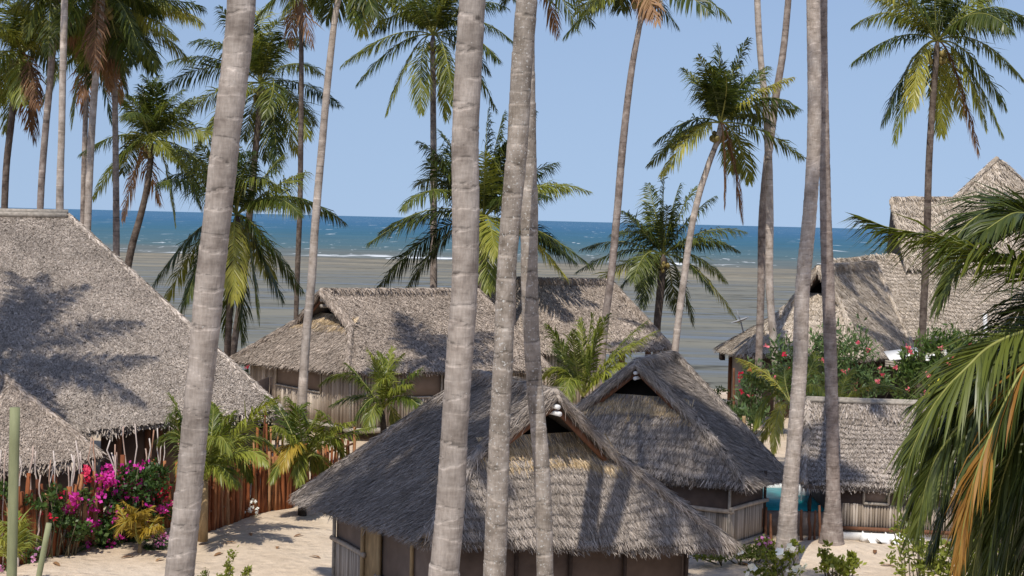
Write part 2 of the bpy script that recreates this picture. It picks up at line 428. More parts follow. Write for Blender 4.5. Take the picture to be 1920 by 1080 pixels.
def thatch(mb, poly, dens, L=.25, W=.03, lift=.06, row=None, jit=.35, mat=0, slope=None, keep=None):
    if len(poly) > 3:
        n0 = poly_normal(poly); off = max(abs((np.asarray(p) - np.asarray(poly[0])) @ n0) for p in poly)
        if off > .06:
            for i in range(1, len(poly) - 1): thatch(mb, [poly[0], poly[i], poly[i + 1]], dens, L, W, lift, row, jit, mat, slope, keep)
            return
    n = int(poly_area(poly) * dens)
    if n < 1: return
    p, _ = sample_poly(poly, n)
    nn = poly_normal(poly)
    g = slope if slope is not None else nrm(A_([0, 0, -1.0]) - nn * (-nn[2]))
    side = np.cross(nn, g)
    if keep is not None:
        k = keep(p); p = p[k]; n = len(p)
    LL = L * rng.uniform(.6, 1.35, n)
    if row:
        s = p @ g
        ps = p @ side; wob = .35 * row * np.sin(ps * .9 + s) + .22 * row * np.sin(ps * 2.7 + 1 + s * 2)
        LL = row * rng.uniform(.8, 1.7, n)
        s2 = np.ceil((s + wob) / row) * row - wob + rng.normal(0, .12 * row, n) - LL
        s2 = np.maximum(s2, s.min() + .01)
        p = p + g * (s2 - s)[:, None]
    d = nrm(g + side * rng.normal(0, jit, n)[:, None])
    lf = lift * rng.uniform(.3, 1.3, n)
    blades(mb, p, d, np.broadcast_to(nn, p.shape), LL, W * rng.uniform(.6, 1.5, n), lf, mat=mat)
def fringe(mb, a, b2, out, dens=90, L=.28, W=.028, mat=0, drop=.8, thick=.14):
    a = np.asarray(a, float); b2 = np.asarray(b2, float); ln = np.linalg.norm(b2 - a); n = int(ln * dens)
    t = rng.random(n); p = a + (b2 - a) * t[:, None]
    out = nrm(out)
    p = p - out * (rng.uniform(.02, .16, n))[:, None] + UP * rng.uniform(-thick, .04, n)[:, None]
    ed = nrm(b2 - a)
    wob = .75 + .35 * np.sin(t * ln * 2.3 + 1) * np.sin(t * ln * .9)
    d = nrm(out * rng.uniform(.25, 1.0, n)[:, None] - UP * drop * rng.uniform(.6, 1.3, n)[:, None] + ed * rng.normal(0, .3, n)[:, None])
    nn = nrm(np.cross(np.broadcast_to(ed, d.shape), d)); nn[nn[:, 2] < 0] *= -1
    blades(mb, p, d, nn, L * wob * rng.uniform(.4, 1.25, n), W * rng.uniform(.6, 1.5, n), rng.uniform(0, .05, n), mat=mat)
def slab(mb, polys, th=.13, mat=0):
    """closed skins under the straw: tops, undersides and the free edges"""
    cnt = {}
    key = lambda p: tuple(np.round(p, 3))
    for P in polys:
        for i in range(len(P)):
            e = frozenset((key(P[i]), key(P[(i + 1) % len(P)]))); cnt[e] = cnt.get(e, 0) + 1
    dn = A_([0, 0, -th])
    for P in polys:
        P = [np.asarray(p, float) for p in P]
        mb.poly(P, mat); mb.poly([p + dn for p in P], mat)
        for i in range(len(P)):
            a, c = P[i], P[(i + 1) % len(P)]
            if cnt[frozenset((key(a), key(c)))] == 1: mb.poly([a, c, c + dn, a + dn], mat)
def roll(mb, a, c, r=.1, dens=260, L=.25, W=.03, mat=0, mat_in=1, along=False, seg=14):
    """a shaggy roll of straw lying on a ridge or a verge"""
    a = np.asarray(a, float); c = np.asarray(c, float); ln = np.linalg.norm(c - a)
    t = np.linspace(0, 1, seg); P = a + (c - a) * t[:, None]
    P[1:-1] += rng.normal(0, r * .12, (seg - 2, 3))
    mb.tube(P, r * (1 + .1 * rng.normal(0, 1, seg)), n=10, mat=mat)
    n = int(ln * dens); u = rng.random(n); p = a + (c - a) * u[:, None]
    ax = nrm(c - a); X = nrm(np.cross(ax, UP)); Y = np.cross(X, ax)
    an = rng.uniform(-1.0, math.pi + 1.0, n)
    nn = np.cos(an)[:, None] * X + np.sin(an)[:, None] * Y
    p = p + nn * r
    tang = nrm(np.cross(np.broadcast_to(ax, nn.shape), nn)); tang[tang[:, 2] > 0] *= -1
    if along: d = nrm((ax if ax[2] < 0 else -ax) + tang * rng.normal(0.15, .25, n)[:, None])
    else: d = nrm(tang + ax * rng.normal(0, .3, n)[:, None])
    blades(mb, p, d, nn, L * rng.uniform(.5, 1.2, n), W * rng.uniform(.6, 1.4, n), rng.uniform(0, .03, n), mat=mat)

def lerp(a, b2, t): return np.asarray(a) + (np.asarray(b2) - np.asarray(a)) * t

class Roof:
    """hipped roof with a small open gable (gablet) at the front end.
    A front-left, B front-right, Cc back-left eave corner; H1/H2 hip apexes on the ridge; over = how far the gable projects"""
    def __init__(s, A, B, Cc, H1, H2, R1, tg=.55, tt=.72, E=None, back_gablet=False):
        s.A, s.B, s.C, s.H1, s.H2, s.R1 = [np.asarray(v, float) for v in (A, B, Cc, H1, H2, R1)]
        s.E = np.asarray(E, float) if E is not None else s.B + s.C - s.A
        s.GL = lerp(s.A, s.H1, tg); s.GR = lerp(s.B, s.H1, tg)
        s.T1 = lerp(s.A, s.H1, tt); s.T2 = lerp(s.B, s.H1, tt)
    def faces(s):
        left = [s.GL, s.R1, s.H2, s.C, s.A]; right = [s.GR, s.B, s.E, s.H2, s.R1]
        front = [s.A, s.B, s.GR, s.T2, s.T1, s.GL]; back = [s.C, s.H2, s.E]
        return left, right, front, back

def out_of(a, b2, inside):
    e = nrm(np.asarray(b2) - np.asarray(a)); o = nrm(np.cross(e, UP)); o = A_([o[0], o[1], 0])
    if o @ (np.asarray(inside) - np.asarray(a)) > 0: o = -o
    return o

def thatch_roof(rf, parent, mat='thatch_grey', dens=520, L=.24, W=.03, row=None, vis=('left', 'right', 'front'), straw=True, fr=110, roll_r=.11, boards=True, jit=.35, lift=.06, frontrow=.3):
    left, right, front, back = rf.faces()
    b = MB(); slab(b, [left, right, front, back], .13, 1)
    for nme, P in (('left', left), ('right', right), ('front', front), ('back', back)):
        dd = dens if nme in vis else dens * .12
        rw = frontrow if (nme == 'front' and frontrow) else row
        zs = A_(P)[:, 2]
        if nme in ('left', 'right'):
            # keep the courses of straw parallel to the eave
            thatch(b, P, dd, L, W, lift, rw, jit, 0)
        else:
            thatch(b, P, dd, L, W, lift, rw, jit, 0)
        if nme == 'front' and straw:
            z0 = rf.GL[2]; zt = rf.T1[2]
            pp = [lerp(rf.A, rf.H1, (lambda t: t)(.5)), lerp(rf.B, rf.H1, .5), rf.T2, rf.T1]
            thatch(b, pp, dens * .75, L * 1.05, W, lift * 1.25, .34, .22, 2)
    cen = (rf.A + rf.E) / 2
    for a, c in ((rf.A, rf.B), (rf.A, rf.C), (rf.B, rf.E), (rf.C, rf.E)):
        fringe(b, a, c, out_of(a, c, cen), fr * 1.3, L * .8, W)
    # hips get a loose line of crossing straw
    for a, g in ((rf.A, rf.GL), (rf.B, rf.GR), (rf.C, rf.H2), (rf.E, rf.H2)):
        roll(b, a + UP * .05, g + UP * .07, .095, 420, L * 1.2, W, 0, 1, along=True)
    roof = b.build('roof', [M[mat], M['thatch_under'], M['thatch_straw']], parent)
    b = MB(); roll(b, rf.R1 + UP * .03, rf.H2 + UP * .03, roll_r, 320, .3, W, 0, 1)
    b.build('ridge_cap', [M[mat], M['thatch_under']], roof)
    for g in (rf.GL, rf.GR):
        b = MB()
        fwd = nrm(rf.R1 - rf.H1) * .06
        for k in range(3):
            off = fwd * (k - 1) * 1.4 + UP * (.09 - .1 * (k == 2))
            roll(b, rf.R1 + off, g + off + nrm(g - rf.R1) * .1, roll_r * .62, 240, .3, W * .8, 0, 1, along=True)
        b.build('verge_roll', [M[mat], M['thatch_under']], roof)
        if boards:
            b = MB(); o = -UP * .2 - fwd * .6
            ax = nrm(g - rf.R1); sd_ = nrm(np.cross(ax, UP)); u2 = np.cross(sd_, ax)
            b.box(lerp(rf.R1, g, .48) + o, ax * np.linalg.norm(g - rf.R1) * .47, nrm(rf.R1 - rf.H1) * .03, u2 * .06)
            b.build('barge_board', M['pole_brown'], roof)
    # near-black sheet standing in for the shade inside the open gable
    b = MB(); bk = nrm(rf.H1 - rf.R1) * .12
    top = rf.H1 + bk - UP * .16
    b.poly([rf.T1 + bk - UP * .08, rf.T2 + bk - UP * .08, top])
    b.build('gable_shade_sheet', M['gable_shade'], parent)
    return roof

def wall_face(parent, P, Q, z0, z1, zm=None, panel='panel_cloth', rail=True, posts=(0, 1), bamboo_full=False, strip=.05, windows=(), postmat='pole_yellow', out=None, pr=.04):
    """one side of a hut: mat panel above, split cane below the rail, posts"""
    P = A_([P[0], P[1], 0.]); Q = A_([Q[0], Q[1], 0.]); e = nrm(Q - P); ln = np.linalg.norm(Q - P)
    o = np.cross(e, UP) if out is None else nrm(out)
    zz = lambda p, z: A_([p[0], p[1], z])
    b = MB(); c = (P + Q) / 2 - o * .04
    b.box(zz(c, (z0 + z1) / 2), e * ln / 2, o * .03, UP * (z1 - z0) / 2)
    b.build('wall', M[panel], parent)
    if zm is not None:
        b = MB(); n = int(ln / strip)
        for k in range(n):
            p = P + e * (k + .5) * ln / n
            top = zm
            for (wa, wb, wz0, wz1) in windows:
                if wa < (k + .5) / n < wb: top = wz0
            rr = strip * rng.uniform(.42, .56)
            b.tube([zz(p, z0 + rng.uniform(0, .03)), zz(p, (z0 + top) / 2) + e * rng.normal(0, .006), zz(p, top - rng.uniform(0, .02))], rr, n=6)
            for (wa, wb, wz0, wz1) in windows:
                if wa < (k + .5) / n < wb and wz1 < zm - .05: b.tube([zz(p, wz1), zz(p, zm)], rr, n=6)
        b.build('cane_cladding', M['bamboo'], parent, smooth=True)
        if rail:
            b = MB(); b.tube([zz(P - e * .12 + o * .06, zm), zz((P + Q) / 2 + o * .065, zm + .01), zz(Q + e * .12 + o * .06, zm - .01)], .055, n=8)
            b.build('bamboo_rail', M['bamboo'], parent, smooth=True)
    for (wa, wb, wz0, wz1) in windows:
        b = MB(); pa = P + e * ln * wa; pb = P + e * ln * wb
        b.box(zz((pa + pb) / 2 + o * .0, (wz0 + wz1) / 2), (pb - pa) / 2, o * .015, UP * (wz1 - wz0) / 2)
        wo = b.build('window', M['panel_brown'], parent)
        b = MB(); b.tube([zz(pa + o * .05, wz0), zz(pb + o * .05, wz0)], .04, n=6)
        for pp in (pa, pb): b.tube([zz(pp + o * .05, wz0), zz(pp + o * .05, wz1)], .035, n=6)
        b.build('window_frame', M['wood_grey'], wo)
    for t in posts:
        p = lerp(P, Q, t) + o * .05
        b = MB(); b.tube([zz(p, z0), zz(p, (z0 + z1) / 2), zz(p, z1)], pr, n=8); b.build('post', M[postmat], parent, smooth=True)

# ------------------------------------------------------------------ palms
def resample(pts, n):
    P = np.asarray(pts, float); d = np.r_[0, np.cumsum(np.linalg.norm(np.diff(P, axis=0), axis=1))]
    t = np.linspace(0, d[-1], n)
    m_ = np.gradient(P, d, axis=0) if len(P) > 2 else np.repeat([(P[1] - P[0]) / d[-1]], len(P), 0)
    k = np.clip(np.searchsorted(d, t, 'right') - 1, 0, len(P) - 2)
    h = (d[k + 1] - d[k])[:, None]; u = ((t - d[k]) / h[:, 0])[:, None]
    h00 = 2 * u**3 - 3 * u**2 + 1; h10 = u**3 - 2 * u**2 + u; h01 = -2 * u**3 + 3 * u**2; h11 = u**3 - u**2
    return h00 * P[k] + h10 * h * m_[k] + h01 * P[k + 1] + h11 * h * m_[k + 1], t

def trunk(parent, pts, radii, mat, near=False, ring=.16, flare=1.25):
    P = A_(pts); rad = A_(radii, float)
    ln = np.linalg.norm(np.diff(P, axis=0), axis=1).sum()
    n = int(ln / (.022 if near else .11)); ns = 26 if near else 10
    Q, t = resample(P, n)
    d0 = np.r_[0, np.cumsum(np.linalg.norm(np.diff(P, axis=0), axis=1))]
    r = np.interp(t, d0, rad)
    # leaf-scar rings of uneven height
    cuts = [0]
    while cuts[-1] < ln + 1: cuts.append(cuts[-1] + ring * rng.uniform(.6, 1.5))
    cuts = A_(cuts); k = np.searchsorted(cuts, t, 'right') - 1
    ph = (t - cuts[k]) / (cuts[k + 1] - cuts[k])
    amp = .036 if near else .04
    a = np.arange(ns) * 2 * math.pi / ns
    ax = nrm(np.gradient(Q, axis=0))
    if near:
        tilt = rng.normal(0, .035, (len(cuts) + 1, 2)); wob = rng.normal(0, .010, (len(cuts) + 1, ns))
        tt = t[:, None] + tilt[k][:, :1] * np.cos(a) + tilt[k][:, 1:] * np.sin(a) + wob[k] * .6
        kk = np.clip(np.searchsorted(cuts, tt, 'right') - 1, 0, len(cuts) - 2)
        PH = (tt - cuts[kk]) / (cuts[kk + 1] - cuts[kk])
        steps = rng.normal(0, .012, len(cuts) + 1)
        rr = r[:, None] * (1 + amp * (PH ** 2.2 - .4) + steps[kk] + .012 * np.sin(3 * a + t[:, None] * 1.3))
    else:
        PH = np.repeat(ph[:, None], ns, 1); rr = r[:, None] * (1 + amp * (PH - .5)) * np.ones((1, ns))
        rr = rr * (1 + rng.normal(0, .01, rr.shape))
    rr = rr * (1 + (flare - 1) * np.exp(-t / .45))[:, None]
    b = MB()
    X = nrm(np.cross(ax, A_([0, 1.0, 0]))); Y = np.cross(ax, X)
    V = Q[:, None] + rr[..., None] * (np.cos(a)[None, :, None] * X[:, None] + np.sin(a)[None, :, None] * Y[:, None])
    i = np.arange(n - 1)[:, None] * ns; j = np.arange(ns)[None]; k2 = (j + 1) % ns
    q = np.stack([i + j, i + k2, i + ns + k2, i + ns + j], -1).reshape(-1, 4)
    AT = np.stack([np.repeat(t[:, None], ns, 1), PH, np.ones_like(PH)], -1).reshape(-1, 3)
    b.add(V.reshape(-1, 3), q=q, attr=AT)
    return b.build('trunk', M[mat], parent, smooth=True)

def frond(parent, P, leaf='leaf', n=46, ll=.75, w=.045, droop=.5, rach='rachis', rr=.03, name='frond', vary=.12, bare=.14, ragged=.05, fold=.3, ang=(62, 22), label=None, leaf2=None, s2=.5):
    """a feather leaf along the curve P: rib and two rows of narrow leaflets"""
    Q, t = resample(P, n + 1)
    T = nrm(np.gradient(Q, axis=0))
    s = t / t[-1]
    side = np.cross(T, UP); bad = np.linalg.norm(side, axis=1) < .25
    if bad.any():
        ref = nrm(A_([Q[-1][0] - Q[0][0] + .01, Q[-1][1] - Q[0][1], 0])); side2 = np.cross(T, ref + UP * .3)
        side[bad] = side2[bad]
    side = nrm(side)
    for k in range(1, len(side)):
        if side[k] @ side[k - 1] < 0: side[k] = -side[k]
    roll_ = rng.normal(0, .3); nn = np.cross(side, T)
    side = nrm(side * math.cos(roll_) + nn * math.sin(roll_)); nn = np.cross(side, T)
    if nn[0][2] < -.2: nn = -nn
    b = MB()
    tr = rr * (1 - .85 * s)
    b.tube(Q[::2] if n > 20 else Q, tr[::2] if n > 20 else tr, n=5, mat=1)
    k = np.where(s > bare)[0]
    k = np.repeat(k, 1)
    for sgn in (-1, 1):
        kk = k[rng.random(len(k)) > ragged]; m_ = len(kk); u = (s[kk] - bare) / (1 - bare)
        prof = np.clip(.5 + 1.6 * u, 0, 1) * np.clip(1.25 - .95 * u ** 2.2, .12, 1)
        L = ll * prof * (1 + rng.normal(0, vary, m_))
        an = np.radians(np.interp(u, [0, 1], ang) + rng.normal(0, 5, m_))
        fo = fold + rng.normal(0, .12, m_)
        d = T[kk] * np.cos(an)[:, None] + (side[kk] * sgn * np.cos(fo)[:, None] + nn[kk] * np.sin(fo)[:, None]) * np.sin(an)[:, None]
        d = nrm(d)
        p = Q[kk] + T[kk] * rng.uniform(-.5, .5, m_)[:, None] * (t[-1] / n) * .5
        dr = droop * (1 + rng.normal(0, .3, m_))
        d1 = nrm(d - UP * (dr * .45)[:, None]); d2 = nrm(d - UP * (dr * 1.5)[:, None])
        p1 = p + d1 * (L * .5)[:, None]; p2 = p1 + d2 * (L * .5)[:, None]
        wv = nrm(np.cross(nn[kk] + UP * .2, d)) + nn[kk] * rng.normal(0, .35, m_)[:, None]
        wv = nrm(wv) * (w * .5 * (.75 + .4 * prof))[:, None]
        v = np.stack([p - wv * .5, p + wv * .5, p1 + wv, p1 - wv, p2], 1).reshape(-1, 3)
        i5 = np.arange(m_)[:, None] * 5
        sel = (s[kk] + rng.normal(0, .16, m_) > s2) if leaf2 else np.zeros(m_, bool)
        for mi, sl_ in ((0, ~sel), (2, sel)):
            if sl_.any():
                v5 = v.reshape(m_, 5, 3)[sl_].reshape(-1, 3); j5 = np.arange(sl_.sum())[:, None] * 5
                b.add(v5, q=j5 + A_([0, 1, 2, 3]), t=j5 + A_([3, 2, 4]), mat=mi)
    o = b.build(name, [M[leaf], M[rach]] + ([M[leaf2]] if leaf2 else []), parent)
    if label: o['label'] = label
    return o

def bez(a, c, d, n=9):
    t = np.linspace(0, 1, n)[:, None]
    return (1 - t)**2 * a + 2 * t * (1 - t) * c + t**2 * d

def frond_curve(c, tip, L, arch=.25):
    if arch > .1: arch = arch * rng.uniform(.9, 1.8)
    h = tip - c; dz = h[2]; hh = A_([h[0], h[1], 0])
    up = max(.62 * dz + arch * L, .05 * L) if dz < .35 * L else .62 * dz + .08 * L
    sw = nrm(np.cross(hh + 1e-6, UP)) * L * rng.normal(0, .1)
    return bez(c, c + hh * (.42 if dz < 0 else .5) + UP * up + sw, tip)

def coconuts(parent, c, k=12, r=.1):
    b = MB()
    for i in range(k):
        an = rng.uniform(0, 6.28); q = c + A_([math.cos(an) * .3, math.sin(an) * .3, -.25 - rng.uniform(0, .45)])
        b.ball(q, r * rng.uniform(.8, 1.15), n=8, sq=(1, 1, 1.2))
    b.build('coconut_cluster', M['coconut'], parent, smooth=True)

def palm(label, D, tr, crown=None, tips=(), L=4.2, extra=6, dead=(), mat='bark_far', r=None, nl=44, ll=.75, w=.05, droop=.6, leaf='leaf', nuts=True, base=None, group='tall coconut palms', yellow=0.12, near=False, ring=.16, zc=None, flare=1.3, dcrown=0, lean=(0, 0), arch=.22, up=4, name='palm_tree', dbase=None):
    """tr: list of (px,py,width px) from the crown downwards or upwards; placed D metres off.  zc: height of a crown above the frame"""
    tr = sorted(tr, key=lambda a: -a[1])
    pts = [at(p[0], p[1], D) for p in tr]; rad = [p[2] * D / F / 2 for p in tr]
    if base is None:
        p0, p1 = pts[0], pts[1]; d = nrm(p1 - p0)
        gz = float(hgt(p0[0], D)) - .05
        if p0[2] > gz + .05:
            s = (p0[2] - gz) / max(d[2], .3); bp = p0 - d * s; bp[0] = p0[0] - d[0] * s * .7
            k = max(1, int(s / 2.5))
            new = [lerp(bp, p0, i / (k)) for i in range(k)]
            pts = new + pts; rad = [rad[0] * 1.06] * k + rad
    if zc is not None:
        p0, p1 = pts[-2], pts[-1]; d = nrm(p1 - p0); s = (zc - p1[2]) / d[2]
        top = p1 + d * s; top[0] = p1[0] + d[0] * s * .5 + lean[0]; top[1] += lean[1]
        k = max(2, int(s / 2.5))
        for i in range(1, k + 1):
            u = i / k; q = lerp(p1, top, u); q[:2] = p1[:2] + (top[:2] - p1[:2]) * u ** 1.3; pts.append(q); rad.append(rad[-1] * (1 - .18 / k))
        c = pts[-1]
    else:
        c = at(crown[0], crown[1], D + dcrown)
        if np.linalg.norm(c - pts[-1]) > .15: pts.append(c - UP * .1); rad.append(rad[-1] * .9)
    pts.append(pts[-1] + UP * .3); rad.append(.03)
    t = thing(name, label, 'palm tree', pts[0], group)
    trunk(t, pts, rad, mat, near, ring, flare)
    sg = 1
    cc = c + UP * .1
    def mk(tip, nm='frond', lf=None, rc='rachis', dr=None, Lx=None, ar=None):
        P = frond_curve(cc, tip, Lx or L, arch if ar is None else ar)
        lf = lf or ('leaf_yellow' if rng.random() < yellow else leaf)
        frond(t, P, lf, int(nl * 2.1), ll * 1.32 * rng.uniform(.85, 1.1), w * 1.05, droop * 1.35 if dr is None else dr, rc, .035, nm, ragged=.13 if nm == 'frond' else .3, ang=(74, 34), fold=.2)
    for tp in tips:
        px, py = tp[:2]; kind = tp[2] if len(tp) > 2 else None
        q = at(px, py, D)
        l2 = np.linalg.norm(q - c); dd = math.sqrt(max(0, (L * .9) ** 2 - l2 ** 2)) * sg * rng.uniform(.4, .9); sg = -sg
        q = at(px, py, D + dd)
        if kind == 'd': mk(q, 'dead_frond', 'leaf_dead', 'rachis_dead', 1.4)
        elif kind == 'y': mk(q, lf='leaf_yellow')
        else: mk(q)
    a0 = rng.uniform(0, 6.28)
    for i in range(extra + (2 if zc is None else 0)):
        an = a0 + i * 2.4; el = rng.uniform(-.6, .75)
        q = c + L * .9 * A_([math.cos(an) * math.cos(el), math.sin(an) * math.cos(el), math.sin(el)]); mk(q)
    for i in range(up):
        an = rng.uniform(0, 6.28); el = rng.uniform(.8, 1.35)
        q = c + L * .7 * A_([math.cos(an) * math.cos(el), math.sin(an) * math.cos(el), math.sin(el)]); mk(q, Lx=L * .7)
    for (px, py) in dead: mk(at(px, py, D - .3), 'dead_frond', 'leaf_dead', 'rachis_dead', 1.5, L * .7, .05)
    if nuts: coconuts(t, c)
    return t

# ================================================================== HUTS
# ---- the hut in front
A = at(800, 1013, 26.4); B = at(1375, 1028, 29.2); C = at(557, 935, 32.2)
H1 = at(976, 727, 29.3); R1 = at(1040, 742, 28.1); H2 = at(897, 705, 31.2)
hut = thing('thatched_hut', 'grey thatched hut with open gable, nearest of all, behind the two crossing palm trunks', 'hut', (float((A[0] + B[0]) / 2), float(A[1] + 2.5), 0), 'small thatched huts with an open gable')
rf = Roof(A, B, C, H1, H2, R1, .55, .66)
thatch_roof(rf, hut, 'thatch_aged', 1500, .21, .019, vis=('left', 'front'), fr=170, roll_r=.1, frontrow=.2, jit=.26, lift=.06)
cen = (rf.A + rf.E) / 2
ins = lambda p, k: A_([*(cen[:2] + (p[:2] - cen[:2]) * k), 0])
wA, wB, wC, wE = [ins(p, .80) for p in (rf.A, rf.B, rf.C, rf.E)]
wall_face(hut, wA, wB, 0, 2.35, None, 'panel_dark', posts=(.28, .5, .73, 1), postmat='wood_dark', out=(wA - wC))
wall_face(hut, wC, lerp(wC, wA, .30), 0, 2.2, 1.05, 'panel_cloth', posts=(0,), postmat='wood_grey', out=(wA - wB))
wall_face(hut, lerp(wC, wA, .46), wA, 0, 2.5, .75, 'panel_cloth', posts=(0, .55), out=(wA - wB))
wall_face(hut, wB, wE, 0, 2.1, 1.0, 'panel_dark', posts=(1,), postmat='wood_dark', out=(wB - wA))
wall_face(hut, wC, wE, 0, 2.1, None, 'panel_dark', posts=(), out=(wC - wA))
b = MB(); p, q_ = lerp(wC, wA, .30), lerp(wC, wA, .46); c = (p + q_) / 2
b.box(A_([c[0], c[1], 1.15]), (q_ - p) / 2, nrm(wA - wB) * .02, UP * 1.15); door = b.build('door', M['pole_yellow'], hut)
b = MB()
for pp in (p, q_): b.tube([pp + UP * 0 + nrm(wA - wB) * .05, pp + UP * 2.35 + nrm(wA - wB) * .05], .05, n=8)
b.build('door_frame', M['pole_yellow'], door)
b = MB(); fw = nrm(R1 - H1)
for k, dz in enumerate((-.2, -.33)): b.tube([R1 + UP * dz - fw * 1.0, R1 + UP * dz + fw * .16 + A_([.03 * k, 0, 0])], .047, n=12)
b.build('ridge_pole', M['pole_white'], hut, smooth=True)

# ---- the hut behind it to the right
kk = 1.6
B = at(1400, 912, 36.2); E = at(1472, 893, 39.2); H1 = at(1216, 678, 39.7); R1 = at(1205, 681, 39.1); H2 = at(1262, 667, 41.8)
ax = nrm(A_([.41, .91, 0])); A = B + A_([-.91, .41, 0]) * 6.4; A[2] = B[2] + .1
C = A + (E - B)
R1 = H1 - ax * .9; R1[2] = H1[2]
hut2 = thing('thatched_hut', 'grey thatched hut with open gable partly hidden behind the nearest hut, cane wall beside it', 'hut', (float((A[0] + B[0]) / 2), float(B[1] + 2), 0), 'small thatched huts with an open gable')
rf = Roof(A, B, C, H1, H2, R1, .5, .68, E=E)
thatch_roof(rf, hut2, 'thatch_aged', 1000, .22, .024, vis=('right', 'front'), fr=130, frontrow=.23, jit=.26, lift=.06)
cen = (rf.A + rf.E) / 2
wA, wB, wC, wE = [ins(p, .80) for p in (rf.A, rf.B, rf.C, rf.E)]
wB = ground(1367, 1028, 0.02); wE = ground(1428, 1008, 0.02); wA = wB + (rf.A - rf.B) * .8; wC = wA + wE - wB
for P in (wA, wB, wC, wE): P[2] = 0
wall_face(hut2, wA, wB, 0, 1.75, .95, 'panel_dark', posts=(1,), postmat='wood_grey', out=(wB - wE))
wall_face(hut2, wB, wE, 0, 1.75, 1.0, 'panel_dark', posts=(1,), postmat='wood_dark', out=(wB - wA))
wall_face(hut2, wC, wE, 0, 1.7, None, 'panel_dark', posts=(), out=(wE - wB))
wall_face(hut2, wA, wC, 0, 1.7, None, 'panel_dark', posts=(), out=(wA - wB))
b = MB(); b.tube([wB + UP * .09 + nrm(wB - wA) * .09, wE + UP * .09 + nrm(wB - wA) * .09], .07, n=8); b.build('base_pole', M['wood_grey'], hut2, smooth=True)
b = MB(); fw = nrm(R1 - H1)
for k, dz in enumerate((-.22, -.36)): b.tube([R1 + UP * dz - fw * 1.0, R1 + UP * dz + fw * .16], .047, n=12)
b.build('ridge_pole', M['pole_white'], hut2, smooth=True)

# ---- the long house in the middle
A = at(437, 674, 58); B = at(650, 697, 52); E = at(1028, 692, 54.6); C = A + (E - B)
H1 = at(662, 547, 57.0); R1 = at(604, 548, 56.0); H2 = at(895, 548, 59.0)
house = thing('thatched_house', 'long thatched house on stilts with cane walls in the middle, open gable facing left', 'house', (float(B[0]), float(B[1] + 3), 0), 'long thatched beach houses')
rf = Roof(A, B, C, H1, H2, R1, .55, .68, E=E)
thatch_roof(rf, house, 'thatch_brown', 520, .22, .036, lift=.04, vis=('right', 'front'), fr=85, roll_r=.13, frontrow=None, jit=.55)
cen = (rf.A + rf.E) / 2
wA, wB, wC, wE = [ins(p, .87) for p in (rf.A, rf.B, rf.C, rf.E)]
wall_face(house, wA, wB, .5, 2.75, 2.7, 'panel_brown', rail=False, posts=(0, 1), strip=.11, windows=((.27, .72, 1.55, 2.72),), postmat='wood_grey', out=(wA - wC))
wall_face(house, wB, wE, .5, 2.75, 2.7, 'panel_brown', rail=False, posts=(.28, .5, .75, 1), strip=.11, windows=((.28, .52, 1.55, 2.72), (.62, .74, 1.55, 2.72)), postmat='wood_grey', out=(wB - wA))
wall_face(house, wC, wE, .5, 2.75, None, 'panel_dark', posts=(), out=(wC - wA))
wall_face(house, wA, wC, .5, 2.75, None, 'panel_dark', posts=(), out=(wA - wB))
b = MB(); b.box((wA + wE) / 2 + UP * .4, (wE - wA) * .5 * 0 + (wB - wA) * .52, (wC - wA) * .51, UP * .09); b.build('floor_deck', M['wood_grey'], house)
for u in (0, .33, .66, 1):
    for v_ in (0, .5, 1):
        q_ = lerp(lerp(wA, wB, u), lerp(wC, wE, u), v_); b = MB(); b.tube([A_([q_[0], q_[1], -.1]), A_([q_[0], q_[1], .34])], .1, n=8); b.build('stilt', M['wood_dark'], house)
b = MB()
for k in range(2): b.tube([rf.R1 + UP * (-.3 - .22 * k) - nrm(rf.R1 - rf.H1) * .9, rf.R1 + UP * (-.3 - .22 * k) + nrm(rf.R1 - rf.H1) * .05], .07, n=10)
b.build('ridge_pole', M['wood_grey'], house, smooth=True)

# ---- the house behind it
B = at(948, 664, 60.3); E = at(1256, 652, 62.5); A = at(810, 650, 66); C = A + (E - B)
H1 = at(940, 526, 64.4); R1 = at(897, 525, 63.6); H2 = at(1143, 530, 65.6)
house2 = thing('thatched_house', 'brown thatched house whose ridge rises above and behind the long house in the middle', 'house', (float(B[0]), float(B[1] + 3), 0), 'long thatched beach houses')
rf = Roof(A, B, C, H1, H2, R1, .6, .74, E=E)
thatch_roof(rf, house2, 'thatch_brown', 380, .26, .042, lift=.04, vis=('right', 'front'), fr=60, roll_r=.14, frontrow=None, jit=.55)
cen = (rf.A + rf.E) / 2
wA, wB, wC, wE = [ins(p, .86) for p in (rf.A, rf.B, rf.C, rf.E)]
wM = lerp(wB, wE, .62); wN = lerp(wA, wC, .62)
wall_face(house2, wB, wM, 0, 2.9, 2.85, 'pole_brown', rail=False, posts=(1,), strip=.14, windows=((.62, .86, 1.6, 2.8),), postmat='pole_brown', out=(wB - wA), pr=.12)
wall_face(house2, wM, wN, 0, 2.9, None, 'panel_dark', posts=(), out=(wE - wB))
for t_ in (.78, .97):
    for pa, pb in ((wB, wE), (wA, wC)):
        q_ = lerp(pa, pb, t_); b = MB(); b.tube([q_ - UP * .2, q_ + UP * 2.9], .13, n=8); b.build('post', M['pole_brown'], house2)

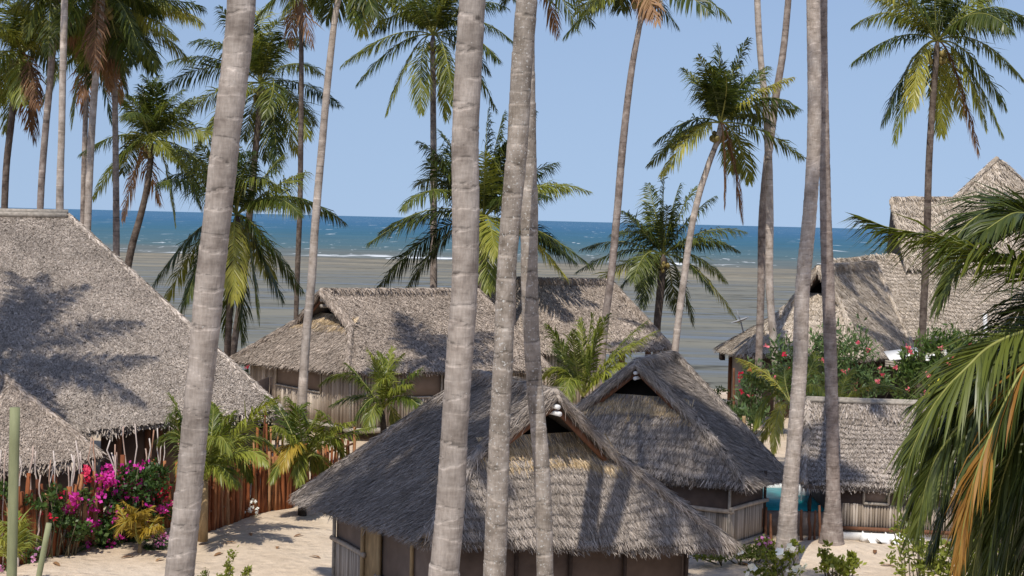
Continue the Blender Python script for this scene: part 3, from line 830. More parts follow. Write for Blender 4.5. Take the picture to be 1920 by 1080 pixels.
# ---- the big hut on the left, with its low wing
B = at(165, 806, 39.2); E = at(527, 766, 43.5); H1 = at(-330, 395, 45.0); H2 = at(128, 403, 47.0)
npl = nrm(np.cross(H2 - B, H1 - B)); E = on_plane(527, 766, B, npl); A = on_plane(-520, 850, B, npl); print('E', E); C = A + A_([0, 15, 0])
EB = E + A_([-2.3, 8.0, -.1])
big = thing('thatched_house', 'big grey thatched house at the left edge with broad steep roof and low wing', 'house', (float(B[0]), float(B[1] + 5), 0), 'big thatched houses at the picture edges')
b = MB()
front = [A, B, E, H2, H1]; side_ = [E, EB, H2]; back_ = [EB, C, H1, H2]
slab(b, [[A, B, E, H2, H1], side_, back_], .16, 1)
for P in ([A, B, E, H2, H1],):
    thatch(b, P, 1250, .13, .03, .035, None, .5, 0)
thatch(b, side_, 130, .2, .06, .07, None, .6, 0); thatch(b, back_, 25, .3, .06, .06, None, .6, 0)
cen = (A + EB) / 2
for a, c in ((A, B), (B, E), (E, EB)): fringe(b, a, c, out_of(a, c, cen), 110, .3, .045)
roll(b, E, H2, .06, 110, .22, .05, 0, 1, along=True)
roof = b.build('roof', [M['thatch_grey'], M['thatch_under']], big)
b = MB(); P_ = [H1, lerp(H1, H2, .5), lerp(H1, H2, .8), H2]
for off in (-.16, 0, .16): b.tube([p + UP * (.06 + .02 * (off == 0)) + A_([0, off, -.1 * abs(off) * 5]) for p in P_], .09, n=8)
b.build('ridge_cap', M['wood_grey'], roof)
wB = A_([B[0], B[1] + 1.0, 0]); wE = A_([E[0] - 1.9, E[1] + .6, 0]); wA = A_([A[0], A[1] + 1, 0]); wX = wE + A_([.5, 6, 0])
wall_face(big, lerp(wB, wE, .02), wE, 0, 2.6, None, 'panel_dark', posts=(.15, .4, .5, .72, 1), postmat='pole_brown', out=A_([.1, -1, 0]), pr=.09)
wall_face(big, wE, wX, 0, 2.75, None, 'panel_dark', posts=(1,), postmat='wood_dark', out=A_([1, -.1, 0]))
b = MB(); c_ = lerp(wB, wE, .78); b.box(A_([c_[0], c_[1] - .1, 1.25]), (wE - wB) * .07, A_([0, .02, 0]), UP * 1.2); b.build('door', M['pole_yellow'], big)
# low wing in front
W1 = at(-260, 912, 35.0); W2 = at(192, 853, 36.8); T2_ = at(-8, 694, 38.7); T1_ = at(-420, 700, 38.4); W3 = at(262, 806, 40.4)
b = MB(); slab(b, [[W1, W2, T2_, T1_]], .16, 1)
thatch(b, [W1, W2, T2_, T1_], 1250, .13, .03, .035, None, .5, 0)
fringe(b, W1, W2, A_([.1, -1, 0]), 120, .3, .045); fringe(b, W2, T2_, A_([1, -.4, 0]), 90, .16, .035, drop=1.2); roll(b, W2, T2_, .07, 200, .2, .035, 0, 1, along=True)
b.build('wing_roof', [M['thatch_brown'], M['thatch_under']], big)
w1 = A_([W1[0], W1[1] + .8, 0]); w2 = A_([W2[0] - .5, W2[1] + .9, 0])
wall_face(big, w1, w2, 0, 1.55, None, 'panel_dark', posts=(.3, .6, .8, 1), postmat='wood_dark', out=A_([0, -1, 0]))

# ---- the hut on the right with the satellite dish
A = at(1387, 664, 62.5); B = at(1612, 670, 60.8); C = at(1349, 654, 68.5); E = at(1712, 657, 67)
H1 = at(1552, 504, 66.5); R1 = at(1534, 505, 64.6); H2 = at(1640, 496, 72)
hut4 = thing('thatched_house', 'thatched beach bar with open gable behind pink flowering bushes, satellite dish on its corner', 'house', (float((A[0] + B[0]) / 2), float(A[1] + 3), 0), 'big thatched houses at the picture edges')
rf = Roof(A, B, C, H1, H2, R1, .56, .7, E=E)
thatch_roof(rf, hut4, 'thatch_tan', 380, .27, .042, lift=.045, vis=('left', 'right', 'front'), fr=70, roll_r=.15, frontrow=.34, jit=.4, straw=False)
cen = (rf.A + rf.E) / 2
wA, wB, wC, wE = [ins(p, .88) for p in (rf.A, rf.B, rf.C, rf.E)]
wall_face(hut4, wA, wB, 0, 2.6, None, 'panel_dark', posts=(0, .3, .6, 1), postmat='pole_brown', out=(wA - wC), pr=.1)
wall_face(hut4, wC, wA, 0, 2.6, None, 'bamboo', posts=(0,), postmat='pole_brown', out=(wA - wB), pr=.1)
b = MB()
for t_ in (.1,): q_ = lerp(rf.A, rf.C, .85); b.box(q_ - UP * .3, A_([.1, 0, 0]), A_([0, .3, 0]), UP * .16)
b.build('rafter_end', M['wood_dark'], hut4)

# ---- the big restaurant roof behind it with its raised lantern roof and peak
G0 = at(1560, 492, 74); G1 = at(1625, 484, 76); G2 = at(2150, 478, 78)
E0 = at(1590, 668, 67); E1 = at(2150, 690, 66)
rest = thing('thatched_restaurant', 'very large tan thatched restaurant at the right edge with raised roof and pointed peak', 'restaurant', (float(E0[0] + 6), float(E0[1] + 5), 0), 'big thatched houses at the picture edges')
b = MB(); bk = A_([0, 9, 0]); dn = A_([0, 0, -5.0])
P1 = [E0, E1, G2, G1, G0]
slab(b, [P1, [G0, G1, G1 + bk + dn * .9, G0 + bk * .8 + dn * .9], [G1, G2, G2 + bk + dn, G1 + bk + dn], [G0, G0 + bk * .8 + dn * .9, E0]], .2, 1)
thatch(b, P1, 340, .3, .045, .06, .36, .35, 0); fringe(b, E0, E1, A_([0, -1, 0]), 60, .35, .05)
roll(b, G0, G1, .12, 120, .35, .05, 0, 1); roll(b, G1, G2, .12, 100, .35, .05, 0, 1); roll(b, E0, G0, .1, 100, .35, .05, 0, 1, along=True)
rr_ = b.build('roof', [M['thatch_tan'], M['thatch_under']], rest)
La, Lb = at(1672, 374, 77.6), at(1812, 374, 78.2); Lc, Ld = at(1703, 505, 74.6), at(2080, 520, 75.2); Le = at(2080, 374, 80)
b = MB(); P2 = [Lc, Ld, Le, Lb, La]
slab(b, [P2, [La, Lb, Lb + A_([0, 5, -4]), La + A_([1, 5, -4])], [Lb, Le, Le + A_([0, 5, -4]), Lb + A_([0, 5, -4])], [La, La + A_([1, 5, -4]), Lc]], .25, 1)
thatch(b, P2, 190, .4, .055, .09, .42, .35, 0); roll(b, La, Lb, .14, 140, .3, .05, 0, 1); roll(b, La, Lc, .12, 140, .3, .05, 0, 1, along=True)
b.build('lantern_roof', [M['thatch_tan'], M['thatch_under']], rest)
pk = at(1870, 297, 80); pl = at(1770, 392, 78); pr_ = at(2010, 420, 79); pb = pk + A_([0, 7, -4]); p2 = at(1880, 300, 80.3); pd = at(1890, 500, 75.5); q3 = at(1744, 450, 76.6)
b = MB(); slab(b, [[pl, q3, pd, pk], [pk, pd, pr_, p2], [pk, p2, pb], [p2, pr_, pb], [pb, pl, pk]], .22, 1)
for P in ([pl, q3, pd, pk], [pk, pd, pr_, p2]): thatch(b, P, 170, .42, .055, .08, None, .4, 0)
roll(b, pk, pl, .13, 130, .3, .05, 0, 1, along=True)
b.build('peak_roof', [M['thatch_tan'], M['thatch_under']], rest)
wl = [A_([E0[0] + .8, E0[1] + 1, 0]), A_([E1[0], E1[1] + 1, 0])]
wall_face(rest, wl[0], wl[1], 0, 3, None, 'panel_dark', posts=(0, .2, .4, .6), postmat='pole_brown', out=A_([0, -1, 0]), pr=.12)

# ---- the low shed by the pool
E0 = at(1506, 907, 38.2); E1 = at(1905, 926, 37.4); G0 = at(1516, 752, 41.2); G1 = at(1905, 763, 40.4)
shed = thing('thatched_shed', 'low grey thatched shed with cane wall and a small dark window beside the pool', 'shed', (float((E0[0] + E1[0]) / 2), float(E0[1] + 1), 0))
bk = A_([.6, 2.6, -1.4]); b = MB(); P = [E0, E1, G1, G0]
slab(b, [P, [G0, G1, G1 + bk, G0 + bk]], .12, 1); thatch(b, P, 850, .24, .027, .06, .2, .28, 0); thatch(b, [G0, G1, G1 + bk, G0 + bk], 60, .3, .04, .06, None, .4, 0)
fringe(b, E0, E1, A_([0, -1, 0]), 150, .2, .032); fringe(b, E0, G0, A_([-1, -.1, 0]), 90, .16, .03, drop=.9)
thatch(b, [lerp(E0, G0, .84), lerp(E1, G1, .84), G1, G0], 420, .5, .03, .12, None, .14, 0)
roof = b.build('roof', [M['thatch_grey'], M['thatch_under']], shed)
b = MB()
for k, o in enumerate((-.1, 0, .1)): b.tube([G0 + A_([-.06, o, .08 - abs(o) * .4]), lerp(G0, G1, .5) + A_([0, o, .06 - abs(o) * .4]), G1 + A_([0, o, .08 - abs(o) * .4])], .06, n=8)
b.build('ridge_cap', M['wood_grey'], roof)
b = MB(); roll(b, E0 + UP * .02, G0 + UP * .02, .09, 260, .24, .03, 0, 1, along=True); b.build('verge_roll', [M['thatch_grey'], M['thatch_under']], roof)
s0 = ground(1560, 1006, .02); s1 = ground(1905, 1023, .02)
wall_face(shed, s0, s1, .12, 1.45, .92, 'panel_dark', rail=False, posts=(0,), strip=.07, windows=((.165, .30, .93, 1.35),), postmat='wood_grey', out=A_([0, -1, 0]))
b = MB(); b.box(A_([(s0[0] + s1[0]) / 2, s0[1] - .15, .08]), A_([(s1[0] - s0[0]) / 2, 0, 0]), A_([0, .16, 0]), UP * .1); b.build('plinth', M['pole_white'], shed)
b = MB(); b.tube([A_([s0[0], s0[1] - .1, .28]), A_([s1[0], s1[1] - .1, .28])], .05, n=8); b.build('bamboo_rail', M['pole_brown'], shed)
b = MB()
for xx in (s0[0], ): b.box(A_([xx, s0[1] + 1.5, .7]), A_([.04, 0, 0]), A_([0, 1.5, 0]), UP * .68)
b.build('side_wall', M['panel_dark'], shed)

# ---- the pool between them
pz = .62; p0 = at(1410, 961, 38.6); p1 = at(1585, 964, 38.6); q0 = at(1405, 920, 42.2); q1 = at(1590, 923, 42.2)
pool = thing('swimming_pool', 'raised turquoise pool with a white rim behind the stake fence', 'pool', (float((p0[0] + p1[0]) / 2), 40.4, 0))
x0, x1 = p0[0] - .6, p1[0] - .1; y0, y1 = 38.7, 42.1
b = MB(); b.box(A_([(x0 + x1) / 2, y0 - .1, pz / 2 - .03]), A_([(x1 - x0) / 2, 0, 0]), A_([0, .1, 0]), UP * pz / 2); b.build('pool_wall', M['pool_wall'], pool)
b = MB(); b.box(A_([(x0 + x1) / 2, (y0 + y1) / 2, pz - .17]), A_([(x1 - x0) / 2 - .02, 0, 0]), A_([0, (y1 - y0) / 2 - .02, 0]), UP * .13); b.build('pool_water', M['pool_water'], pool)
b = MB(); b.box(A_([(x0 + x1) / 2, y1 + .14, pz - .03]), A_([(x1 - x0) / 2 + .2, 0, 0]), A_([0, .13, 0]), UP * .09); b.build('pool_rim', M['white_paint'], pool)
b = MB(); pc = A_([at(1519, 922, 41)[0], 41.2, pz - .02]); b.tube([pc + A_([-.32, 0, -.06]), pc + A_([-.3, 0, .02]), pc + A_([0, 0, .04]), pc + A_([.42, 0, 0]), pc + A_([.44, 0, -.08])], .2, n=12)
b.build('pool_white_piece', M['white_paint'], pool, smooth=True)  # white rounded piece towards the far side of the pool
b = MB(); pp = at(1518, 935, 38.55); b.tube([pp - UP * .45, pp - UP * .1, pp + A_([.03, 0, .16])], [.04, .06, .01], n=7); tag(b.build('garden_statue', M['wood_dark']), 'small dark slender figure on the near pool wall', 'statue')

# ---- fences
def stake(parent, p, h, r, mat, name='stake', bend=.017, n=5, lean=.03):
    z = np.linspace(-.1, h, n); o = np.cumsum(rng.normal(0, bend, (n, 2)), 0); o -= o[0]
    ln_ = rng.normal(0, lean, 2)
    P = [A_([p[0] + o[i][0] + ln_[0] * z[i], p[1] + o[i][1] + ln_[1] * z[i], p[2] + z[i]]) for i in range(n)]
    b = MB(); b.tube(P, r * np.linspace(1.1, .85, n), n=7); return b.build(name, M[mat], parent, smooth=True)
def fence(label, path, n, h, r, mat='stake_red', hs=.12, thin=0, thin_h=(1.7, 2.4), rails=(.5, 1.1), group='red stick fences'):
    P = [ground(x, y, 0) for x, y in path]
    t = thing('stick_fence', label, 'fence', P[0], group)
    Q, tt = resample(P, n)
    for p in Q: stake(t, A_([p[0], p[1] + rng.normal(0, .03), float(hgt(p[0], p[1]))]), h * (1 + rng.normal(0, hs)), r * rng.uniform(.65, 1.25), mat)
    if thin:
        Q2, _ = resample(P, thin)
        for p in Q2: stake(t, A_([p[0] + rng.normal(0, .06), p[1] + .09 + rng.normal(0, .03), 0]), rng.uniform(*thin_h), .017 * rng.uniform(.8, 1.3), 'stick_pale', 'thin_stick', .04, 11, .025)
    for z in rails:
        b = MB(); b.tube([p + A_([0, .07, z]) for p in resample(P, 12)[0]], .035, n=6); b.build('rail', M['pole_brown'], t)
    return t
fence('red stick fence under the bougainvillea at the lower left', [(-60, 1088), (80, 1048), (200, 1015), (335, 983)], 62, 1.62, .062, thin=40, thin_h=(1.95, 2.75))
fence('red stick fence of close upright sticks across the sandy yard, white flowers at its foot', [(378, 1002), (440, 980), (505, 962), (545, 952)], 46, 1.45, .055, hs=.1)
fence('open see-through stick gate with a grey plank, between two young palms', [(478, 966), (540, 950)], 9, 2.3, .04, hs=.08, rails=(1.6, .6))
fence('red stick fence half hidden behind the fronds beside the nearest hut', [(545, 952), (600, 925), (660, 900)], 24, 1.4, .05, hs=.15)
fence('short fence of orange and dark stakes set apart in front of the pool', [(1425, 1010), (1475, 1015), (1550, 1018)], 12, .8, .034, mat='pole_brown', hs=.1, rails=(), group=None)
b = MB(); a_, c_ = at(478, 838, 42.6), at(560, 842, 42.4); b.box((a_ + c_) / 2, (c_ - a_) / 2, A_([0, .03, 0]), UP * .09); tag(b.build('fence_plank', M['wood_grey']), 'grey plank fixed across the top of the open stick gate', 'plank')

# ---- posts and small things
def post(label, px, py0, py1, D, wpx, mat, px1=None, name='wooden_post'):
    a = at(px, py0, D); c = at(px1 if px1 is not None else px, py1, D); d = nrm(c - a); gz = 0
    c = a + d * ((a[2] + .1) / -d[2]) if d[2] < 0 else c
    b = MB(); r_ = wpx * D / F / 2; n_ = 14; P = [lerp(a, c, i / n_) for i in range(n_ + 1)]
    b.tube(P, r_ * (1 + rng.normal(0, .02, n_ + 1)), n=14); return tag(b.build(name, M[mat], smooth=False), label, 'post')
post('tall thick greenish wooden post at the left edge', 28, 764, 1080, 17, 19, 'pole_green', 22)
post('short thin leaning wooden post near the tall greenish post', 92, 981, 1085, 20, 11, 'pole_green', 72)
post('white upright pole in front of the large restaurant roof', 1847, 588, 640, 60, 8, 'white_paint')
post('thin red brown pole beside the bush at the beach bar corner', 1376, 690, 800, 57, 4.5, 'pole_brown')
post('short pale stump behind the roof of the second small hut', 1395, 780, 800, 52, 7, 'pole_yellow')
post('dark post under the long house by the stick gate', 474, 795, 850, 47, 12, 'wood_dark')
b = MB(); a_, c_ = at(466, 799, 47), at(640, 806, 45.5); b.tube([a_, lerp(a_, c_, .5), c_], .09, n=8); tag(b.build('wooden_beam', M['wood_dark']), 'long dark beam in front of the long house floor', 'beam')
b = MB(); a_ = at(503, 821, 50); b.box(a_, A_([.42, .1, .0]), A_([0, .25, 0]), UP * .05)
for sx in (-.3, .3): b.box(a_ + A_([sx, 0, -.2]), A_([.05, 0, 0]), A_([0, .15, 0]), UP * .16)
tag(b.build('garden_bench', M['wood_dark']), 'dark low bench on the sand beyond the stick gate', 'bench')
b = MB(); a_ = at(1651, 980, 37.8); th = np.linspace(0, 1, 7); 
for q_, hh_ in (((0, 0), .2), ((.32, .05), .13), ((-.3, .02), .1), ((.62, 0), .09)):
    b.tube([A_([a_[0] + q_[0] + .03 * math.sin(9 * t_), a_[1] + q_[1], .03 + hh_ * t_]) for t_ in th], [.3, .27, .21, .17, .10, .06, .01], n=9)

tag(b.build('cloth_heap', M['white_cloth'], smooth=True), 'white cloth heap at the foot of the shed wall', 'cloth')
b = MB(); a_ = at(1504, 885, 40.2)
b.tube([a_ + UP * .36, a_ + UP * .3, a_ - UP * .1, a_ - UP * .26, a_ - UP * .32], [.01, .07, .13, .11, .03], n=10); par = b.build('parasol', M['blue_cloth'], smooth=True); tag(par, 'folded blue parasol beside the left end of the shed roof', 'parasol')
b = MB(); b.tube([a_ - UP * 1.3, a_ + UP * .42], .025, n=6); b.build('pole', M['white_paint'], par)
# satellite dish
a_ = at(1389, 603, 64); dt = thing('satellite_dish', 'pale satellite dish tilted on the corner of the beach bar roof', 'dish', a_)
b = MB(); rad_ = np.linspace(.02, .42, 7); ax_ = nrm(A_([-.35, .05, .93])); X_ = nrm(np.cross(ax_, UP)); Y_ = np.cross(X_, ax_)
V_ = []; Qd = []
for i_, r_ in enumerate(rad_):
    for j_ in range(18):
        an = j_ / 18 * 6.2832; V_.append(a_ + X_ * r_ * math.cos(an) + Y_ * r_ * math.sin(an) + ax_ * (r_ * r_ * .5))
        if i_ < 6: Qd.append([i_ * 18 + j_, i_ * 18 + (j_ + 1) % 18, (i_ + 1) * 18 + (j_ + 1) % 18, (i_ + 1) * 18 + j_])
b.add(V_, q=Qd); b.build('dish', M['dish_grey'], dt, smooth=True)
b = MB(); b.tube([a_ - X_ * .4 + ax_ * .08, a_ - X_ * .55 + ax_ * .42, a_ - X_ * .2 + ax_ * .55], .016, n=5); b.build('feed_arm', M['dish_grey'], dt)
b = MB(); b.tube([a_, a_ - UP * .5 + A_([.15, .1, 0])], .03, n=6); b.build('bracket', M['dish_grey'], dt)
# white sheet and boards on the bar eave
b = MB(); a_, c_ = at(1663, 668, 59), at(1725, 660, 59)
b.box((a_ + c_) / 2, (c_ - a_) / 2, A_([0, .5, .12]), UP * .03); tag(b.build('white_sheet', M['white_cloth']), 'white sheet lying on the eave between the pink flowering bushes', 'sheet')
b = MB(); a_, c_ = at(1660, 677, 58.4), at(1700, 683, 58.4)
for k in range(3): b.box((a_ + c_) / 2 - UP * .09 * k, (c_ - a_) / 2, A_([0, .04, 0]), UP * .04)
tag(b.build('eave_board', M['wood_grey']), 'grey boards under the white sheet between the bushes', 'boards')

# ================================================================== PALMS
# tall trunks close to the camera; their crowns are above the picture and throw the shade on the huts
CL = 'palm trunks close to the camera'
palm('big ringed grey palm trunk leaning right, leftmost of the near trunks, beside the bougainvillea', 17, [(336, 1080, 56), (352, 940, 52), (366, 800, 50), (385, 620, 54), (392, 540, 55), (408, 400, 52), (425, 250, 52), (442, 120, 53), (453, 0, 54)], zc=18, extra=20, mat='bark', near=True, ring=.2, group=CL, up=3, lean=(-2.9, .7), L=3.1)
palm('thick grey palm trunk left of the two crossing ones, in front of the nearest hut', 17.5, [(832, 1080, 58), (845, 940, 54), (853, 800, 51), (864, 640, 51), (871, 540, 50), (873, 400, 51), (872, 270, 51), (878, 130, 50), (886, 0, 50)], zc=34, extra=14, mat='bark', near=True, ring=.27, group=CL, up=3, lean=(.2, 1.2), L=3.0)
palm('dark spotted palm trunk, left one of the crossing pair', 22.5, [(927, 1080, 43), (932, 940, 42), (937, 800, 39), (945, 640, 37), (948, 540, 36), (958, 400, 38), (970, 270, 40), (978, 130, 40), (988, 0, 40)], zc=18.5, extra=14, mat='bark_spotted', near=True, ring=.3, group=CL, up=3)
palm('slim pale spotted palm trunk, right one of the crossing pair', 23.8, [(1022, 1080, 32), (1017, 900, 31), (1001, 700, 30), (993, 540, 32), (992, 400, 33), (989, 270, 33), (986, 100, 34), (985, 0, 34)], zc=24, extra=15, mat='bark_spotted', near=True, ring=.3, group=CL, up=3, lean=(-.7, 1.7))
palm('tan ringed palm trunk with bleached foot, left of the pair by the pool', 34.5, [(1474, 1075, 44), (1476, 1000, 37), (1483, 900, 31), (1488, 840, 28), (1499, 700, 28), (1505, 540, 28), (1518, 400, 26), (1526, 270, 26), (1527, 130, 26), (1525, 0, 26)], zc=19, extra=14, mat='bark_tan', near=True, ring=.13, group=CL, up=3)
palm('darker palm trunk with wide foot on sand mound, right of the pair by the pool', 36.6, [(1558, 1035, 44), (1562, 940, 28), (1561, 840, 24), (1553, 540, 24), (1548, 400, 22), (1546, 270, 19), (1544, 0, 15)], zc=21, extra=14, mat='bark_far', near=True, ring=.13, group=CL, up=3, flare=1.35, lean=(.5, 1))
palm('slim straighter palm trunk crossing in front of a leaning one before the beach bar', 58, [(1460, 795, 17), (1456, 700, 15), (1447, 600, 14), (1443, 540, 15), (1443, 400, 15), (1440, 270, 14), (1436, 200, 13), (1428, 130, 12), (1420, 0, 12)], zc=22, extra=12, mat='bark_tan', group=CL)
palm('slim palm trunk leaning right at its top, crossing behind another before the beach bar', 59, [(1421, 806, 15), (1422, 700, 14), (1424, 640, 14), (1427, 540, 14), (1430, 400, 15), (1437, 320, 15), (1447, 240, 15), (1455, 180, 14), (1468, 100, 13), (1478, 0, 12)], zc=24, extra=12, mat='bark_far', group=CL)
palm('palm with curved pale trunk leaning right, rising in front of the long house', 46, [(566, 775, 19), (570, 690, 17), (577, 600, 16), (583, 540, 16), (591, 420, 15), (604, 270, 14), (618, 120, 13), (634, 0, 11)], crown=(648, -62), tips=[(682, 62), (662, 40), (612, 35), (690, -10), (590, 10), (720, -90), (580, -120)], extra=5, mat='bark_tan', L=3.6, nl=36)
palm('thin palm right behind the curved pale trunk, brown dead leaves hanging at the top', 66, [(555, 600, 9), (558, 500, 10), (562, 400, 10), (564, 270, 10), (565, 100, 9), (564, 0, 9)], crown=(563, -35), tips=[(548, 90, 'd'), (585, 85, 'd'), (600, 30), (530, 30), (610, -30), (520, -60)], extra=4, mat='bark_dark', L=3.4, nl=30)
palm('palm leaning right with its trunk in front of the far brown house roof', 54, [(1127, 690, 15), (1136, 590, 14), (1143, 540, 14), (1157, 400, 14), (1168, 270, 14), (1186, 120, 12), (1203, 20, 9)], crown=(1206, -22), tips=[(1165, 18), (1232, 40, 'd'), (1270, 48), (1332, 24), (1300, -15), (1110, 12), (1212, 28, 'd'), (1130, -60)], extra=4, mat='bark_far', L=3.6, nl=32)
palm('palm almost hidden behind the crossing spotted trunks, orange dead leaf beside them at the top', 62, [(959, 710, 10), (962, 600, 10), (964, 400, 10), (969, 100, 10), (972, 20, 10)], crown=(1000, -52), tips=[(1045, 66, 'd'), (1085, 58), (1112, 48), (1130, 5), (940, 15), (955, -60)], extra=3, mat='bark_far', L=3.6, nl=30)
palm('palm with windswept crown and pale trunk leaning right, orange dead leaf hanging, right of centre', 56, [(1264, 672, 14), (1272, 600, 13), (1283, 520, 13), (1298, 420, 12), (1312, 360, 12), (1328, 310, 11)], crown=(1350, 235), tips=[(1283, 128), (1310, 105), (1350, 85), (1402, 74), (1440, 125), (1485, 145), (1490, 208), (1507, 295), (1405, 340), (1392, 412, 'd'), (1358, 385, 'd'), (1215, 310), (1228, 268), (1240, 328), (1370, 320, 'y'), (1330, 150), (1385, 120)], extra=2, L=3.3, mat='bark_tan', nl=40, ll=.7)
palm('low dark palm with curved black trunk on the beach, right of centre', 70, [(1231, 672, 15), (1232, 610, 14), (1237, 560, 15), (1241, 510, 16)], crown=(1243, 482), tips=[(1245, 325), (1305, 350), (1340, 368), (1396, 434), (1385, 470), (1160, 392), (1145, 440), (1080, 510), (1092, 466), (1335, 545), (1382, 600), (1300, 610), (1150, 560), (1205, 575), (1270, 585), (1275, 345), (1215, 345), (1105, 545, 'y')], extra=2, L=3.9, leaf='leaf_dark', mat='bark_dark', nl=44, ll=.75, up=3)
palm('palm with heavy drooping crown against the sky at the upper right', 58, [(1725, 756, 15), (1729, 640, 14), (1738, 440, 14), (1742, 300, 13), (1752, 150, 12)], crown=(1757, 82), tips=[(1600, 48), (1597, 118), (1655, 232), (1678, 262), (1765, 250, 'y'), (1835, 288, 'd'), (1880, 252), (1885, 200), (1920, 150), (1925, 35), (1900, -35), (1690, -22), (1762, -85), (1900, 60), (1820, -70), (1712, 200), (1805, 215, 'y'), (1850, 240), (1640, -10)], extra=2, L=4.3, droop=.95, mat='bark_dark', nl=48, ll=.8)
palm('palm with long hanging fronds left of the thick near trunk, coconuts in its crown', 66, [(813, 560, 14), (813, 450, 13), (813, 300, 12), (812, 170, 11)], crown=(812, 70), tips=[(643, 120), (670, 156), (724, 214), (692, 0), (838, 222, 'y'), (930, 206), (962, 78), (936, 112), (917, 135), (950, 14), (800, -55), (870, -45), (745, -40), (850, 190), (760, 20), (790, 210), (700, 60)], extra=2, L=4.3, droop=.8, mat='bark_far', nl=46, ll=.8)
palm('dark bushy palm behind the thick near trunk, long low fronds spreading over the ridge', 63, [(906, 560, 16), (906, 500, 16), (906, 450, 16)], crown=(905, 415), tips=[(915, 206), (945, 212), (828, 248), (788, 266), (785, 346), (800, 300), (1042, 306), (1103, 358), (1065, 355), (692, 455), (712, 535), (760, 548), (1078, 490), (1062, 520), (1050, 470), (915, 545, 'y'), (1002, 212), (870, 225), (975, 250), (930, 480, 'y'), (1110, 500)], extra=2, L=4.9, leaf='leaf_dark', mat='bark_dark', nl=52, ll=.95, w=.055)
palm('bushy palm right of the big left trunk with yellowish coconuts, upper of two', 70, [(440, 640, 13), (452, 560, 13), (466, 420, 13), (482, 250, 12)], crown=(490, 160), tips=[(600, 137), (540, 30), (502, 15), (360, 78), (305, 165), (340, 216), (362, 290), (520, 318), (530, 292), (576, 255), (555, 287), (412, 14), (470, 345, 'y'), (568, 85), (450, 30), (520, 60), (500, 300), (395, 250)], extra=3, L=4.8, mat='bark_dark', nl=48, ll=.95)
palm('low palm right of the big left trunk with fronds bending down, lower of two', 60, [(426, 668, 13), (429, 600, 14), (436, 500, 15)], crown=(444, 408), tips=[(574, 322), (530, 355), (603, 396), (560, 400), (283, 540), (300, 590), (335, 600), (565, 545), (455, 640), (485, 600), (300, 340), (330, 285), (430, 255), (480, 285), (530, 560), (425, 630), (390, 560), (350, 560), (510, 520, 'y'), (440, 560, 'y')], extra=2, L=4.8, mat='bark_dark', nl=54, ll=.95, droop=.8)
palm('palm with dark leaning trunk and spreading crown over the left roof, brown leaves hanging', 68, [(236, 520, 15), (248, 460, 14), (262, 410, 13), (272, 370, 12)], crown=(284, 268), tips=[(152, 288), (176, 370), (230, 412, 'd'), (328, 420), (378, 392), (343, 168), (300, 142), (268, 142), (234, 222), (330, 300), (252, 275, 'y'), (370, 350), (222, 180), (205, 330), (300, 380, 'd'), (395, 330), (360, 230)], extra=2, L=3.9, mat='bark_dark', nl=44, ll=.8)
palm('palm with straight grey trunk and brown dead skirt, rightmost of the upper left cluster', 58, [(218, 495, 13), (218, 430, 13), (217, 300, 12), (216, 220, 11)], crown=(214, 45), tips=[(378, 42), (382, 15), (358, 115), (289, 135), (240, 178), (205, 165, 'd'), (222, 190, 'd'), (200, 120, 'd'), (300, -20), (260, -70), (190, -70), (130, 60), (150, 130), (330, 70, 'y'), (270, 60, 'y'), (250, 120), (170, 160), (320, 10)], extra=3, L=3.8, droop=.8, mat='bark_far', nl=44, ll=.8)
palm('palm with pale right-leaning trunk and crown cut by the top edge, upper left cluster', 55, [(163, 450, 14), (165, 400, 14), (170, 280, 14), (179, 150, 13), (189, 50, 11)], crown=(192, -5), tips=[(300, 30), (260, 90), (140, 110), (110, 60), (90, 20), (180, 130, 'd'), (235, 135), (330, -20), (120, -60)], extra=3, L=3.7, mat='bark_tan', nl=40, ll=.8)
palm('shorter palm with orange dead leaves behind the pale leaning trunk in the upper left cluster', 70, [(154, 440, 9), (157, 330, 10), (160, 230, 10)], crown=(164, 105), tips=[(75, 200), (90, 150), (160, 215, 'd'), (150, 190, 'd'), (230, 190), (210, 235), (135, 235), (110, 90), (240, 130), (85, 90), (190, 20), (140, 20)], extra=3, L=3.6, droop=.8, mat='bark_far', nl=36, ll=.8)
palm('bare straight pale palm trunk standing behind the ridge of the big left roof', 52, [(112, 400, 15), (113, 330, 14), (115, 270, 13), (118, 130, 13), (121, 0, 13)], zc=20, extra=12, mat='bark_tan', up=3)
palm('darker palm trunk curving right, left of the bare straight one behind the big roof', 55, [(75, 400, 13), (78, 340, 13), (84, 260, 13), (94, 150, 13), (104, 20, 13)], crown=(108, -45), tips=[(20, 20), (50, 70), (190, 30), (170, 90), (60, -60), (0, -10), (150, 110, 'd'), (90, 100)], extra=4, mat='bark_far', L=3.8, nl=40)
palm('palm at the left edge with yellow fronds and brown hanging leaves', 57, [(8, 400, 13), (13, 300, 13), (20, 240, 13), (26, 190, 12)], crown=(42, 105), tips=[(2, 192, 'y'), (-35, 150), (10, 245), (65, 262, 'd'), (55, 240, 'd'), (70, 200, 'd'), (98, 128), (62, 20), (22, 8), (-45, 60), (0, 40), (115, 60), (-20, 210), (40, 190, 'y'), (80, 30)], extra=3, L=3.5, droop=.8, mat='bark_dark', nl=40, ll=.8, yellow=.3)

# ---- a palm outside the picture on the left whose crown shades the big roof
palm('tall palm standing left of the big house outside the view', 33, [(-330, 700, 14), (-315, 400, 13), (-300, 0, 12)], zc=15.2, extra=18, mat='bark_far', L=4.6, up=3, lean=(-1.5, .8))

palm('tall palm standing near the camera outside the view at the left, shading the nearest hut', 16.5, [(-90, 800, 50), (-75, 400, 46), (-60, 0, 42)], zc=24, extra=26, mat='bark_far', L=3.4, up=3, lean=(-.5, .4))

